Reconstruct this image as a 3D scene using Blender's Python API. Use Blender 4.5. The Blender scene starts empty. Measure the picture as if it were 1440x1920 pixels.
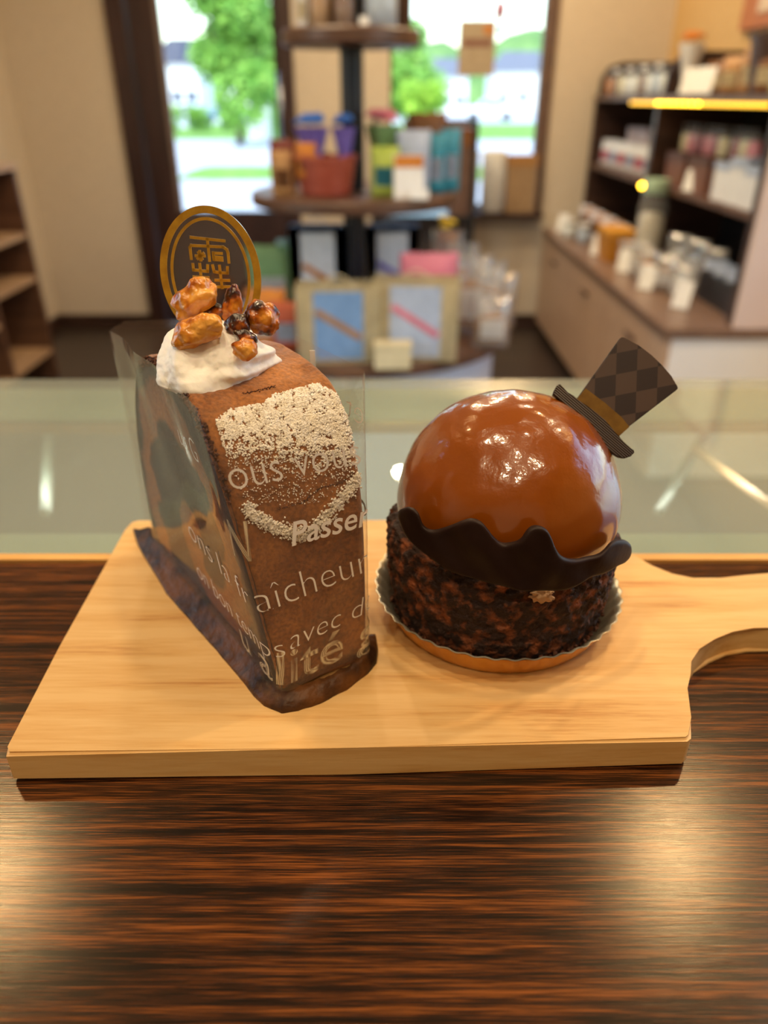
import bpy, bmesh, math, random
from mathutils import Vector, Matrix, noise
from mathutils.bvhtree import BVHTree
PI = math.pi
random.seed(7)
sc = bpy.context.scene
C = sc.collection

# ------------------------------------------------------------------ camera, world, lights
CT = 1.05                       # counter top height (m)
BT = CT + 0.0103                # board top
HC = CT + 0.1613                # camera height
TH = math.radians(29.0); CO, SI = math.cos(TH), math.sin(TH); F = 1400.0
cam = bpy.data.objects.new('camera', bpy.data.cameras.new('camera')); C.objects.link(cam)
cam.location = (0, 0, HC); cam.rotation_euler = (PI/2 - TH, 0, 0)
cd = cam.data; cd.sensor_fit = 'VERTICAL'; cd.sensor_height = 36; cd.lens = F/1920*36
cd.clip_start = 0.01; cd.clip_end = 500
cd.dof.use_dof = True; cd.dof.focus_distance = 0.196; cd.dof.aperture_fstop = 8.6
sc.camera = cam
sc.view_settings.view_transform = 'Standard'; sc.view_settings.look = 'None'
sc.view_settings.gamma = 1; sc.view_settings.use_curve_mapping = False
sc.view_settings.exposure = 0.12

w = bpy.data.worlds.new('world'); sc.world = w; w.use_nodes = True
nt = w.node_tree; bg = nt.nodes['Background']
sky = nt.nodes.new('ShaderNodeTexSky'); sky.sky_type = 'NISHITA'; sky.sun_disc = False
sky.sun_elevation = math.radians(55); sky.sun_rotation = math.radians(200); sky.dust_density = 1.5; sky.air_density = 1.2
nt.links.new(sky.outputs[0], bg.inputs[0]); bg.inputs[1].default_value = 0.62

def light(name, kind, loc, power, color, rot=(0,0,0), **kw):
    l = bpy.data.lights.new(name, kind); l.energy = power; l.color = color
    for k, v in kw.items(): setattr(l, k, v)
    o = bpy.data.objects.new(name, l); o.location = loc; o.rotation_euler = rot; C.objects.link(o); return o
light('sun', 'SUN', (0, -5, 20), 2.0, (1, .96, .9), (math.radians(38), 0, math.radians(-20)), angle=0.01)
WARM = (1.0, .76, .46)
# ceiling downlights (small discs under the ceiling), last one added to light cabinet end
for x, y, p in [(.74, 1.25, 6.5), (-.98, 1.2, 6.5), (.30, .30, 3.5), (-.35, .25, 4.5), (-.05, -.25, 4.5),
                (.45, -.45, 3), (.05, -.8, 3), (-.5, -.6, 5), (-.3, 2.2, 8), (.7, 3.0, 13), (.72, 4.3, 11), (-.5, 2.9, 16), (.10, 3.5, 12), (1.2, .95, 13)]:
    light('downlight_and_fill', 'AREA', (x, y, 2.58), p, (1, .64, .28) if y in (1.25, 1.2) else WARM, shape='DISK', size=.085)

# ------------------------------------------------------------------ pixel measuring helpers
def ray(px, py):
    dy = py - 960
    return Vector((px - 720, F*CO - dy*SI, -(F*SI + dy*CO)))
def atY(px, py, Y):
    r = ray(px, py); return Vector((0, 0, HC)) + r*(Y/r.y)
def atZ(px, py, Z):
    r = ray(px, py); return Vector((0, 0, HC)) + r*((Z-HC)/r.z)

# ------------------------------------------------------------------ materials
def lin(c):
    return tuple(((v/255)/12.92 if v/255 <= .04045 else ((v/255+.055)/1.055)**2.4) for v in c) + (1,)
MATS = {}
def pmat(name, col, rough=.5, metal=0, noise_scale=None, col2=None, stretch=(1,1,1), bump=0, bump_scale=None, coat=0,
         emit=None, emit_s=0, spec=.5, sss=0, trans=0, detail=4, ramp=(.35,.65), coords='Object', alpha=1):
    if name in MATS: return MATS[name]
    m = bpy.data.materials.new(name); m.use_nodes = True; n = m.node_tree.nodes; L = m.node_tree.links
    b = n['Principled BSDF']
    b.inputs['Base Color'].default_value = lin(col); b.inputs['Roughness'].default_value = rough
    b.inputs['Metallic'].default_value = metal; b.inputs['Specular IOR Level'].default_value = spec
    b.inputs['Coat Weight'].default_value = coat; b.inputs['Coat Roughness'].default_value = .05
    b.inputs['Transmission Weight'].default_value = trans
    if sss:
        b.inputs['Subsurface Weight'].default_value = sss; b.inputs['Subsurface Radius'].default_value = (.004,.002,.001); b.inputs['Subsurface Scale'].default_value = 1
    if emit: b.inputs['Emission Color'].default_value = lin(emit); b.inputs['Emission Strength'].default_value = emit_s
    if noise_scale or bump:
        tc = n.new('ShaderNodeTexCoord'); mp = n.new('ShaderNodeMapping'); mp.inputs['Scale'].default_value = stretch
        L.new(tc.outputs[coords], mp.inputs[0])
    if noise_scale:
        t = n.new('ShaderNodeTexNoise'); t.inputs['Scale'].default_value = noise_scale; t.inputs['Detail'].default_value = detail
        L.new(mp.outputs[0], t.inputs['Vector'])
        r = n.new('ShaderNodeValToRGB'); r.color_ramp.elements[0].position, r.color_ramp.elements[1].position = ramp
        r.color_ramp.elements[0].color = lin(col); r.color_ramp.elements[1].color = lin(col2 or col)
        L.new(t.outputs[0], r.inputs[0]); L.new(r.outputs[0], b.inputs['Base Color'])
    if bump:
        t2 = n.new('ShaderNodeTexNoise'); t2.inputs['Scale'].default_value = bump_scale or noise_scale; t2.inputs['Detail'].default_value = 3
        L.new(mp.outputs[0], t2.inputs['Vector'])
        bp = n.new('ShaderNodeBump'); bp.inputs['Strength'].default_value = 1; bp.inputs['Distance'].default_value = bump
        L.new(t2.outputs[0], bp.inputs['Height']); L.new(bp.outputs[0], b.inputs['Normal'])
    MATS[name] = m; return m

def glass(name, tint=(1,1,1), milky=0, milk=(200,205,200), rough=.0, ior=1.45, gain=1.0):
    """thin clear sheet: see-through with fresnel reflection, a little diffuse haze"""
    if name in MATS: return MATS[name]
    m = bpy.data.materials.new(name); m.use_nodes = True; n = m.node_tree.nodes; L = m.node_tree.links; n.clear()
    out = n.new('ShaderNodeOutputMaterial'); tr = n.new('ShaderNodeBsdfTransparent'); tr.inputs[0].default_value = (*tint, 1)
    gl = n.new('ShaderNodeBsdfGlossy'); gl.inputs['Roughness'].default_value = rough
    ge = n.new('ShaderNodeNewGeometry'); dt = n.new('ShaderNodeVectorMath'); dt.operation = 'DOT_PRODUCT'; L.new(ge.outputs['Incoming'], dt.inputs[0]); L.new(ge.outputs['Normal'], dt.inputs[1])
    ab = n.new('ShaderNodeMath'); ab.operation = 'ABSOLUTE'; L.new(dt.outputs['Value'], ab.inputs[0]); om = n.new('ShaderNodeMath'); om.operation = 'SUBTRACT'; om.inputs[0].default_value = 1; om.use_clamp = True; L.new(ab.outputs[0], om.inputs[1])
    pw = n.new('ShaderNodeMath'); pw.operation = 'POWER'; pw.inputs[1].default_value = 5; L.new(om.outputs[0], pw.inputs[0]); f0 = ((ior-1)/(ior+1))**2
    fr = n.new('ShaderNodeMath'); fr.operation = 'MULTIPLY_ADD'; fr.inputs[1].default_value = 1-f0; fr.inputs[2].default_value = f0; L.new(pw.outputs[0], fr.inputs[0])
    mg = n.new('ShaderNodeMath'); mg.operation = 'MULTIPLY'; mg.inputs[1].default_value = gain; mg.use_clamp = True; L.new(fr.outputs[0], mg.inputs[0])
    df = n.new('ShaderNodeBsdfDiffuse'); df.inputs[0].default_value = lin(milk)
    m1 = n.new('ShaderNodeMixShader'); m1.inputs[0].default_value = milky; L.new(tr.outputs[0], m1.inputs[1]); L.new(df.outputs[0], m1.inputs[2])
    m2 = n.new('ShaderNodeMixShader'); L.new(mg.outputs[0], m2.inputs[0]); L.new(m1.outputs[0], m2.inputs[1]); L.new(gl.outputs[0], m2.inputs[2])
    L.new(m2.outputs[0], out.inputs[0]); MATS[name] = m; return m

def wood(name, dark, mid, light_, scale=1.0, axis='X', rough=.4, bump=.0004, coat=0, k=1.0, fine=1.0, pos=(.3,.5,.72)):
    m = bpy.data.materials.new(name); m.use_nodes = True; n = m.node_tree.nodes; L = m.node_tree.links; b = n['Principled BSDF']
    tc = n.new('ShaderNodeTexCoord'); mp = n.new('ShaderNodeMapping')
    s = [scale*14*fine]*3; s['XYZ'.index(axis)] = scale*.9; mp.inputs['Scale'].default_value = s
    L.new(tc.outputs['Object'], mp.inputs[0])
    t = n.new('ShaderNodeTexNoise'); t.inputs['Scale'].default_value = 5; t.inputs['Detail'].default_value = 8; t.inputs['Roughness'].default_value = .65; t.inputs['Distortion'].default_value = .3
    L.new(mp.outputs[0], t.inputs['Vector'])
    mp2 = n.new('ShaderNodeMapping'); s2 = [scale*90*fine]*3; s2['XYZ'.index(axis)] = scale*5; mp2.inputs['Scale'].default_value = s2; L.new(tc.outputs['Object'], mp2.inputs[0])
    t2 = n.new('ShaderNodeTexNoise'); t2.inputs['Scale'].default_value = 6; t2.inputs['Detail'].default_value = 5; L.new(mp2.outputs[0], t2.inputs['Vector'])
    mx = n.new('ShaderNodeMath'); mx.operation = 'MULTIPLY_ADD'; L.new(t2.outputs[0], mx.inputs[0]); mx.inputs[1].default_value = .35*k
    m3 = n.new('ShaderNodeMath'); m3.operation = 'ADD'; m3.inputs[1].default_value = -.175*k; L.new(t.outputs[0], m3.inputs[0]); L.new(m3.outputs[0], mx.inputs[2])
    r = n.new('ShaderNodeValToRGB'); e = r.color_ramp.elements; e[0].position = pos[0]; e[0].color = lin(dark); e[1].position = pos[2]; e[1].color = lin(light_)
    q = e.new(pos[1]); q.color = lin(mid)
    L.new(mx.outputs[0], r.inputs[0]); L.new(r.outputs[0], b.inputs['Base Color'])
    b.inputs['Roughness'].default_value = rough; b.inputs['Coat Weight'].default_value = coat; b.inputs['Coat Roughness'].default_value = .2
    bp = n.new('ShaderNodeBump'); bp.inputs['Distance'].default_value = bump; bp.inputs['Strength'].default_value = 1
    L.new(mx.outputs[0], bp.inputs['Height']); L.new(bp.outputs[0], b.inputs['Normal'])
    MATS[name] = m; return m

M_counter = wood('dark_walnut_laminate', (20,10,6), (60,32,15), (128,72,30), scale=2.6, rough=.19, bump=.000016, fine=3.4, k=2.4, pos=(.38,.52,.72))
M_board = wood('pine_board', (190,134,72), (214,168,104), (224,184,124), scale=2.2, rough=.55, bump=.00012, k=.9, fine=.9, pos=(.28,.42,.6))
M_strip = pmat('pale_wood_edge', (205,150,80), .45, noise_scale=20, col2=(225,175,105), stretch=(1,20,20))
M_dark = wood('dark_shop_wood', (38,24,20), (58,38,31), (80,54,43), scale=.5, rough=.42, bump=.0003)
M_mid = wood('brown_shop_wood', (72,48,36), (92,64,48), (112,80,60), scale=.5, rough=.42, bump=.0003)
M_tan = wood('taupe_wood_face', (184,152,124), (198,166,138), (210,180,152), scale=.4, rough=.45, bump=.0002, pos=(.2,.5,.8))
M_door = wood('dark_door_wood', (40,24,22), (54,33,30), (70,44,38), scale=.4, axis='Z', rough=.4, bump=.0003)
M_wall = pmat('cream_wallpaper', (212,198,178), .9, noise_scale=60, col2=(205,191,171), bump=.0006, bump_scale=180)
M_wallr = pmat('tan_wallpaper', (205,170,115), .9, noise_scale=60, col2=(196,160,106), bump=.0006, bump_scale=180)
M_floor = wood('dark_floor', (30,24,22), (46,36,32), (64,52,46), scale=.4, rough=.35, bump=.0004)
M_ceil = pmat('ceiling_white', (225,218,200), .9, noise_scale=30, col2=(218,210,192))
M_white = pmat('white_laminate', (225,220,212), .35, noise_scale=8, col2=(230,226,220))
M_black = pmat('black_metal', (24,25,30), .35, noise_scale=30, col2=(34,36,42))
M_glass = glass('window_glass', (.97,1,.99), ior=1.3)
M_paper = pmat('white_card', (238,240,240), .6, noise_scale=40, col2=(230,232,234))

# ------------------------------------------------------------------ mesh helpers
def box(bm, x0,x1,y0,y1,z0,z1, M=None, bev=0):
    vs = [bm.verts.new(Vector(p)) for p in [(x0,y0,z0),(x1,y0,z0),(x1,y1,z0),(x0,y1,z0),(x0,y0,z1),(x1,y0,z1),(x1,y1,z1),(x0,y1,z1)]]
    if M: 
        for v in vs: v.co = M @ v.co
    fs = [bm.faces.new([vs[i] for i in f]) for f in [(0,3,2,1),(4,5,6,7),(0,1,5,4),(1,2,6,5),(2,3,7,6),(3,0,4,7)]]
    if bev:
        es = list({e for f in fs for e in f.edges}); bmesh.ops.bevel(bm, geom=es, offset=bev, segments=2, affect='EDGES', clamp_overlap=True)
def prism(bm, pts, z0, z1, bev=0, seg=2, M=None):
    lo = [bm.verts.new((p[0],p[1],z0)) for p in pts]; hi = [bm.verts.new((p[0],p[1],z1)) for p in pts]
    n = len(pts); fs = [bm.faces.new(lo[::-1]), bm.faces.new(hi)]
    for i in range(n): fs.append(bm.faces.new([lo[i], lo[(i+1)%n], hi[(i+1)%n], hi[i]]))
    if bev:
        es = [e for f in fs[:2] for e in f.edges]; bmesh.ops.bevel(bm, geom=es, offset=bev, segments=seg, affect='EDGES')
    if M:
        for v in bm.verts: v.co = M @ v.co
def lathe(bm, prof, seg=32, c=(0,0,0), wob=None):
    rings = []
    for r, z in prof:
        ring = []
        for i in range(seg):
            a = 2*PI*i/seg; rr = r if wob is None else r*(1+wob(a, z))
            ring.append(bm.verts.new((c[0]+rr*math.cos(a), c[1]+rr*math.sin(a), c[2]+z)))
        rings.append(ring)
    for a, b in zip(rings, rings[1:]):
        for i in range(seg): bm.faces.new([a[i], a[(i+1)%seg], b[(i+1)%seg], b[i]])
    if prof[0][0] > 1e-6: bm.faces.new(rings[0][::-1])
    if prof[-1][0] > 1e-6: bm.faces.new(rings[-1])
    return rings
def tube(bm, pts, r, seg=8, closed=False):
    pts = [Vector(p) for p in pts]; rings = []
    n = len(pts)
    for i, p in enumerate(pts):
        a = pts[i-1] if (i > 0 or closed) else p; b = pts[(i+1)%n] if (i < n-1 or closed) else p
        d = (b-a).normalized(); u = d.orthogonal().normalized()
        if rings and abs(d.dot(lastu)) < .99: u = (lastu - d*d.dot(lastu)).normalized()
        lastu = u; v = d.cross(u)
        rr = r[i] if isinstance(r, (list, tuple)) else r
        rings.append([bm.verts.new(p + (u*math.cos(2*PI*k/seg) + v*math.sin(2*PI*k/seg))*rr) for k in range(seg)])
    m = n if closed else n-1
    for i in range(m):
        a, b = rings[i], rings[(i+1)%n]
        for k in range(seg): bm.faces.new([a[k], a[(k+1)%seg], b[(k+1)%seg], b[k]])
    if not closed: bm.faces.new(rings[0][::-1]); bm.faces.new(rings[-1])
def blob(bm, c, s, sub=3, amp=.2, freq=2.0, seed=0, M=None):
    r = bmesh.ops.create_icosphere(bm, subdivisions=sub, radius=1)
    for v in r['verts']:
        d = v.co.normalized(); k = 1 + amp*noise.fractal(d*freq + Vector((seed*7.3, seed*1.7, seed*3.1)), 1.0, 2.0, 3)
        p = Vector((d.x*s[0], d.y*s[1], d.z*s[2]))*k
        if M: p = M @ p
        v.co = Vector(c) + p
def obj(name, bm, mat, parent=None, smooth=False, loc=None, label=None):
    bmesh.ops.recalc_face_normals(bm, faces=bm.faces)
    me = bpy.data.meshes.new(name); bm.to_mesh(me); bm.free()
    if smooth:
        for p in me.polygons: p.use_smooth = True
    for m in (mat if isinstance(mat, (list, tuple)) else [mat]): me.materials.append(m)
    o = bpy.data.objects.new(name, me); C.objects.link(o)
    if parent: o.parent = parent
    if loc is not None: o.location = loc
    if label: o['label'] = label
    return o
def B(): return bmesh.new()
def autosmooth(o, ang=35):
    for p in o.data.polygons: p.use_smooth = True
    try: o.data.set_sharp_from_angle(angle=math.radians(ang))
    except Exception: pass
    return o
def tag(o, label, cat, group=None):
    o['label'] = label; o['category'] = cat
    if group: o['group'] = group
    return o
def thing(name, label, cat, loc=(0,0,0), rz=0, group=None):
    o = bpy.data.objects.new(name, None); C.objects.link(o); o.location = loc; o.rotation_euler = (0,0,rz); o.empty_display_size = .02
    return tag(o, label, cat, group)
def struct(name, bm, m, parent=None):
    o = obj(name, bm, m, parent)
    if not parent: o['kind'] = 'structure'
    return o
def bx(name, mat, parent, dims, bev=0, label=None, smooth=False):
    bm = B(); box(bm, *dims, bev=bev); return obj(name, bm, mat, parent, smooth, label=label)
def dup(root, loc, rz=0, sc_=1, label=None, group=None):
    r = root.copy(); C.objects.link(r); r.location = loc; r.rotation_euler = (0,0,rz); r.scale = (sc_,)*3 if not isinstance(sc_, tuple) else sc_
    if label: r['label'] = label
    if group: r['group'] = group
    for ch in list(root.children):
        c = ch.copy(); C.objects.link(c); c.parent = r
        for g in ch.children:
            d = g.copy(); C.objects.link(d); d.parent = c
    return r
ORD = ['first','second','third','fourth','fifth','sixth','seventh','eighth','ninth','tenth','eleventh','twelfth']

# ================================================================== ROOM SHELL
WY = 4.526; XL = -1.97; XR = 1.475; YB = -2.2; ZC = 2.62; T = .12
bm = B(); box(bm, XL-T, XR+T, YB-T, WY+T, -.1, 0); struct('floor', bm, M_floor)
bm = B(); box(bm, XL-T, XR+T, YB-T, WY+T, ZC, ZC+.12); struct('ceiling', bm, M_ceil)
DX0, DX1, DZ = -1.37, -.50, 2.15          # door opening
WX0, WX1, WZ0, WZ1 = .03, .85, .655, 2.15  # window opening
bm = B()
box(bm, XL-T, DX0, WY, WY+T, 0, ZC); box(bm, DX0, DX1, WY, WY+T, DZ, ZC)
box(bm, DX1, WX0, WY, WY+T, 0, ZC); box(bm, WX0, WX1, WY, WY+T, 0, WZ0); box(bm, WX0, WX1, WY, WY+T, WZ1, ZC)
box(bm, WX1, XR+T, WY, WY+T, 0, ZC); struct('wall_back', bm, M_wall)
bm = B(); box(bm, XL-T, XL, YB, .2, 0, ZC); box(bm, XL-T, XL, 1.6, WY, 0, ZC); box(bm, XL-T, XL, .2, 1.6, 0, .7); box(bm, XL-T, XL, .2, 1.6, 2.2, ZC)
struct('wall_left', bm, M_wall)
RW0, RW1 = .25, 1.95                          # side window beside the camera
bm = B(); box(bm, XR, XR+T, YB, RW0, 0, ZC); box(bm, XR, XR+T, RW1, WY, 0, ZC); box(bm, XR, XR+T, RW0, RW1, 0, .85); box(bm, XR, XR+T, RW0, RW1, 2.25, ZC)
struct('wall_right', bm, M_wallr)
bm = B(); box(bm, XL-T, XR+T, YB-T, YB, 0, ZC); struct('wall_front', bm, M_wall)
bm = B(); box(bm, XL, DX0, WY-.012, WY, 0, .07); box(bm, DX1, XR, WY-.012, WY, 0, .07); struct('baseboard_back', bm, M_dark)
bm = B(); box(bm, XL, XL+.012, 1.6, WY-.02, 0, .07); struct('baseboard_left', bm, M_dark)

# side windows (out of frame, they light the counter)
for nm, x0, y0, y1, z0, z1 in [('window_2', XR+.03, RW0, RW1, .85, 2.25), ('window_3', XL-.08, .2, 1.6, .7, 2.2)]:
    bm = B(); f = .04
    box(bm, x0, x0+.05, y0, y1, z0, z0+f); box(bm, x0, x0+.05, y0, y1, z1-f, z1); box(bm, x0, x0+.05, y0, y0+f, z0, z1); box(bm, x0, x0+.05, y1-f, y1, z0, z1)
    o = struct(nm, bm, M_door)
    bx('pane', M_glass, o, (x0+.022, x0+.026, y0+f, y1-f, z0+f, z1-f))
# main window
bm = B(); f = .028
for a in [(WX0, WX1, WZ0, WZ0+f), (WX0, WX1, WZ1-f, WZ1), (WX0, WX0+f*.4, WZ0, WZ1), (WX1-f, WX1, WZ0, WZ1)]:
    box(bm, a[0], a[1], WY+.02, WY+.07, a[2], a[3])
win = struct('window_1', bm, M_mid)
bx('pane', M_glass, win, (WX0+.01, WX1-f, WY+.043, WY+.047, WZ0+f, WZ1-f))
bm = B(); box(bm, WX0-.03, WX1+.03, WY-.13, WY+.02, WZ0-.03, WZ0, bev=.004); obj('window_sill', bm, M_dark, win)
bm = B(); box(bm, WX1, WX1+.035, WY-.012, WY, WZ0, WZ1+.03); box(bm, WX0-.0, WX1, WY-.012, WY, WZ1, WZ1+.03); struct('trim_1', bm, M_mid)
# door: casing, leaf with stiles and rails, pane, pull handle
bm = B()
box(bm, DX0-.035, DX0+.055, WY-.03, WY+T, 0, DZ+.05); box(bm, DX1-.03, DX1+.03, WY-.03, WY+T, 0, DZ+.05); box(bm, DX0+.055, DX1-.03, WY-.03, WY+T, DZ-.03, DZ+.05)
dr = struct('door_1', bm, M_door)
gx0, gx1, gz0 = -1.175, -.575, .645
lx0, lx1 = DX0+.06, DX1-.034
bm = B(); Y0, Y1 = WY+.03, WY+.07
box(bm, lx0, gx0, Y0, Y1, .01, DZ-.035); box(bm, gx1, lx1, Y0, Y1, .01, DZ-.035); box(bm, gx0, gx1, Y0, Y1, .01, gz0); box(bm, gx0, gx1, Y0, Y1, 2.0, DZ-.035)
box(bm, gx0+.06, gx1-.06, Y0-.006, Y0, .14, gz0-.12, bev=.003)
obj('door_leaf', bm, M_door, dr)
bx('glazing_bead', pmat('grey_brown_bead', (110,95,88), .5, noise_scale=20, col2=(120,104,96)), dr, (gx0, gx0+.03, Y0-.004, Y0+.02, gz0, 2.0))
bx('pane', M_glass, dr, (gx0, gx1, WY+.048, WY+.052, gz0, 2.0))
bm = B(); tube(bm, [(-.545, Y0-.045, .98), (-.545, Y0-.045, 1.33)], .013, 12); tube(bm, [(-.545, Y0, 1.03), (-.545, Y0-.045, 1.03)], .008); tube(bm, [(-.545, Y0, 1.28), (-.545, Y0-.045, 1.28)], .008)
obj('door_handle', bm, pmat('brushed_steel', (190,190,195), .3, 1, noise_scale=50, col2=(170,172,178)), dr, True)

# ================================================================== OUTDOORS
GZ = -.15
M_conc = pmat('pale_concrete', (196,198,202), .9, noise_scale=1.2, col2=(184,187,192))
M_grass = pmat('grass_green', (104,150,52), .9, noise_scale=3, col2=(134,176,74), bump=.03, bump_scale=30)
bm = B(); box(bm, -90, 90, WY+T+.02, 260, GZ-.3, GZ); struct('floor_outside', bm, M_conc)
def rock(px0, px1, py0, py1, nm, mat, h, lab, cat):
    a = atZ(px0, py1, GZ); b = atZ(px1, py0, GZ); bm = B()
    n = 40; ys = [a.y + (b.y-a.y)*j/6 for j in range(7)]; g = []
    for j, y in enumerate(ys):
        e = math.sin(PI*j/6)
        g.append([bm.verts.new((a.x + (b.x-a.x)*i/n*1.0, y + .25*noise.noise(Vector((i*.3, j, 3))), GZ + .01 + h*e*(.8+.5*noise.noise(Vector((i*.5, j*.7, h)))))) for i in range(n+1)])
    for j in range(6):
        for i in range(n): bm.faces.new([g[j][i], g[j][i+1], g[j+1][i+1], g[j+1][i]])
    o = obj(nm, bm, mat, smooth=True); tag(o, lab, cat); return o
g1 = rock(330, 900, 312, 338, 'grass_verge', M_grass, .06, 'mown green grass strip nearest the shop door, beyond the pale paving', 'grass'); g1['kind'] = 'stuff'
g2 = rock(200, 1100, 232, 262, 'grass_verge', M_grass, .04, 'far green verge across the road, seen through door and window', 'grass'); g2['kind'] = 'stuff'

def leafmat(n, c1, c2):
    return pmat(n, c1, .6, noise_scale=2.5, col2=c2)
M_leaf = leafmat('fresh_leaf', (92,150,48), (150,196,84)); M_leaf2 = leafmat('yellow_green_leaf', (128,176,40), (176,212,74)); M_bark = pmat('bark', (92,74,58), .9, noise_scale=20, col2=(70,56,44), bump=.01)
def tree(nm, label, x, y, h, r, cz, mat, seed, n=5200, trunk=True):
    t = thing(nm, label, 'tree' if trunk else 'bush', (x, y, GZ)); rnd = random.Random(seed)
    cl = [(rnd.uniform(-.6,.6)*r, rnd.uniform(-.6,.6)*r, cz + rnd.uniform(-.75,.75)*(h-cz), rnd.uniform(.3,.55)*r) for _ in range(16)]
    bm = B()
    for i in range(n):
        c = rnd.choice(cl); d = Vector((rnd.gauss(0,1), rnd.gauss(0,1), rnd.gauss(0,1))).normalized()*c[3]*rnd.uniform(.6,1.05)
        p = Vector(c[:3]) + d
        if p.z < .1: continue
        s = .05*r**.7; a = Vector((rnd.gauss(0,1), rnd.gauss(0,1), rnd.gauss(0,.6))).normalized(); b = a.orthogonal().normalized()
        v = [bm.verts.new(p + q) for q in (a*s*1.6, b*s, -a*s*1.6, -b*s)]; bm.faces.new(v)
    f = obj('foliage', bm, mat, t)
    if trunk:
        bm = B(); tube(bm, [(0,0,0), (.05,0,cz*.5), (0,.05,cz)], [r*.07, r*.055, r*.04], 10)
        for k in range(5):
            a = k*1.3; tube(bm, [(0,0,cz*(.5+.08*k)), (math.cos(a)*r*.5, math.sin(a)*r*.5, cz*(.9+.08*k))], [r*.035, r*.015], 6)
        obj('trunk', bm, M_bark, t, True)
    return t
p = atY(438, 120, 27); tree('leafy_tree', 'large bright green tree seen through the glass of the door', p.x, 27, 5.0, 1.75, 2.9, M_leaf, 3, 9000)
p = atY(505, 200, 33); tree('leafy_tree', 'smaller green tree at the right edge of the door glass', p.x, 33, 3.4, 1.0, 1.8, M_leaf, 5)
p = atY(770, 100, 38); tree('leafy_tree', 'bright green tree at the left side of the window, beside the round stand', p.x, 38, 4.6, 1.7, 2.6, M_leaf, 8, 7000)
p = atY(790, 200, 34); tree('round_bush', 'low yellow-green bush below the tree in the window', p.x, 34, 1.9, .95, .9, M_leaf2, 11, 4000, False)
for i, (px, hh) in enumerate([(318, 1.0), (372, .9), (428, 1.1)]):
    p = atY(px, 230, 36+i); tree('hedge_bush', 'low green bush across the road, %s from left in the door glass' % ORD[i], p.x, 36+i*1.2, hh, .62, .5, M_leaf, 20+i, 2200, False)

def ridge(nm, y, x0, x1, h, seed, mat, lab):
    bm = B(); n = 90; prev = None; rows = []
    for j in range(7):
        row = []
        for i in range(n+1):
            x = x0 + (x1-x0)*i/n
            z = h*(.7 + .5*noise.fractal(Vector((x*.03+seed, 0, 0)), 1, 2, 4))*math.sin(PI/2*j/6)
            row.append(bm.verts.new((x, y + j*6, GZ + max(0, z + (.5*noise.noise(Vector((x*.4, j, 0))) if j else 0)))))
        rows.append(row)
    for a, b in zip(rows, rows[1:]):
        for i in range(n): bm.faces.new([a[i], a[i+1], b[i+1], b[i]])
    o = obj(nm, bm, mat, smooth=True); o['kind'] = 'structure'; o['label'] = lab
ridge('hill_far', 150, -90, 90, 15, 10.5, pmat('hill_green', (86,124,62), .9, noise_scale=.35, col2=(120,154,84), bump=.6, bump_scale=.9), 'wooded green hill on the skyline')

M_roof = pmat('grey_roof', (116,120,132), .7, noise_scale=2, col2=(98,102,114), stretch=(1,8,8)); M_roofd = pmat('dark_roof', (74,76,92), .7, noise_scale=2, col2=(60,62,76))
M_hw = pmat('pale_house_wall', (222,222,220), .8, noise_scale=1, col2=(210,210,208)); M_pane_d = pmat('dark_window_pane', (80,92,108), .15, noise_scale=1, col2=(98,110,124))
def house(lab, px0, px1, ptop, Y, d, roofm, wallm=M_hw):
    a = atY(px0, 185, Y); b = atY(px1, ptop, Y); wd = b.x-a.x; H = b.z-GZ
    t = thing('house', lab, 'house', ((a.x+b.x)/2, Y, GZ)); wh = H*.66
    bx('wall', wallm, t, (-wd/2, wd/2, 0, d, 0, wh))
    bm = B(); e = .35; v = [bm.verts.new(q) for q in [(-wd/2-e,-e,wh),(wd/2+e,-e,wh),(wd/2+e,d+e,wh),(-wd/2-e,d+e,wh),(-wd*.3,d/2,H),(wd*.3,d/2,H)]]
    for fc in [(0,1,5,4),(1,2,5),(2,3,4,5),(3,0,4),(3,2,1,0)]: bm.faces.new([v[i] for i in fc])
    obj('roof', bm, roofm, t)
    for i in range(3):
        x = -wd*.33 + i*wd*.33
        f_ = bx('window', M_paper, t, (x-.55, x+.55, -.06, 0.0, wh*.22, wh*.52))
        bx('pane', M_pane_d, f_, (x-.48, x+.48, -.075, -.055, wh*.25, wh*.49))
    return t
house('white house with wide grey roof at the right of the window view', 925, 1045, 92, 95, 8, M_roof)
house('pale house with grey roof left of centre in the window view, behind the bush', 795, 880, 105, 84, 8, M_roof)
house('house with dark blue-grey roof at the left of the door glass', 292, 362, 66, 75, 8, M_roofd)
house('low pale house behind the tree in the door glass', 420, 520, 130, 88, 7, M_roof)
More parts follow.
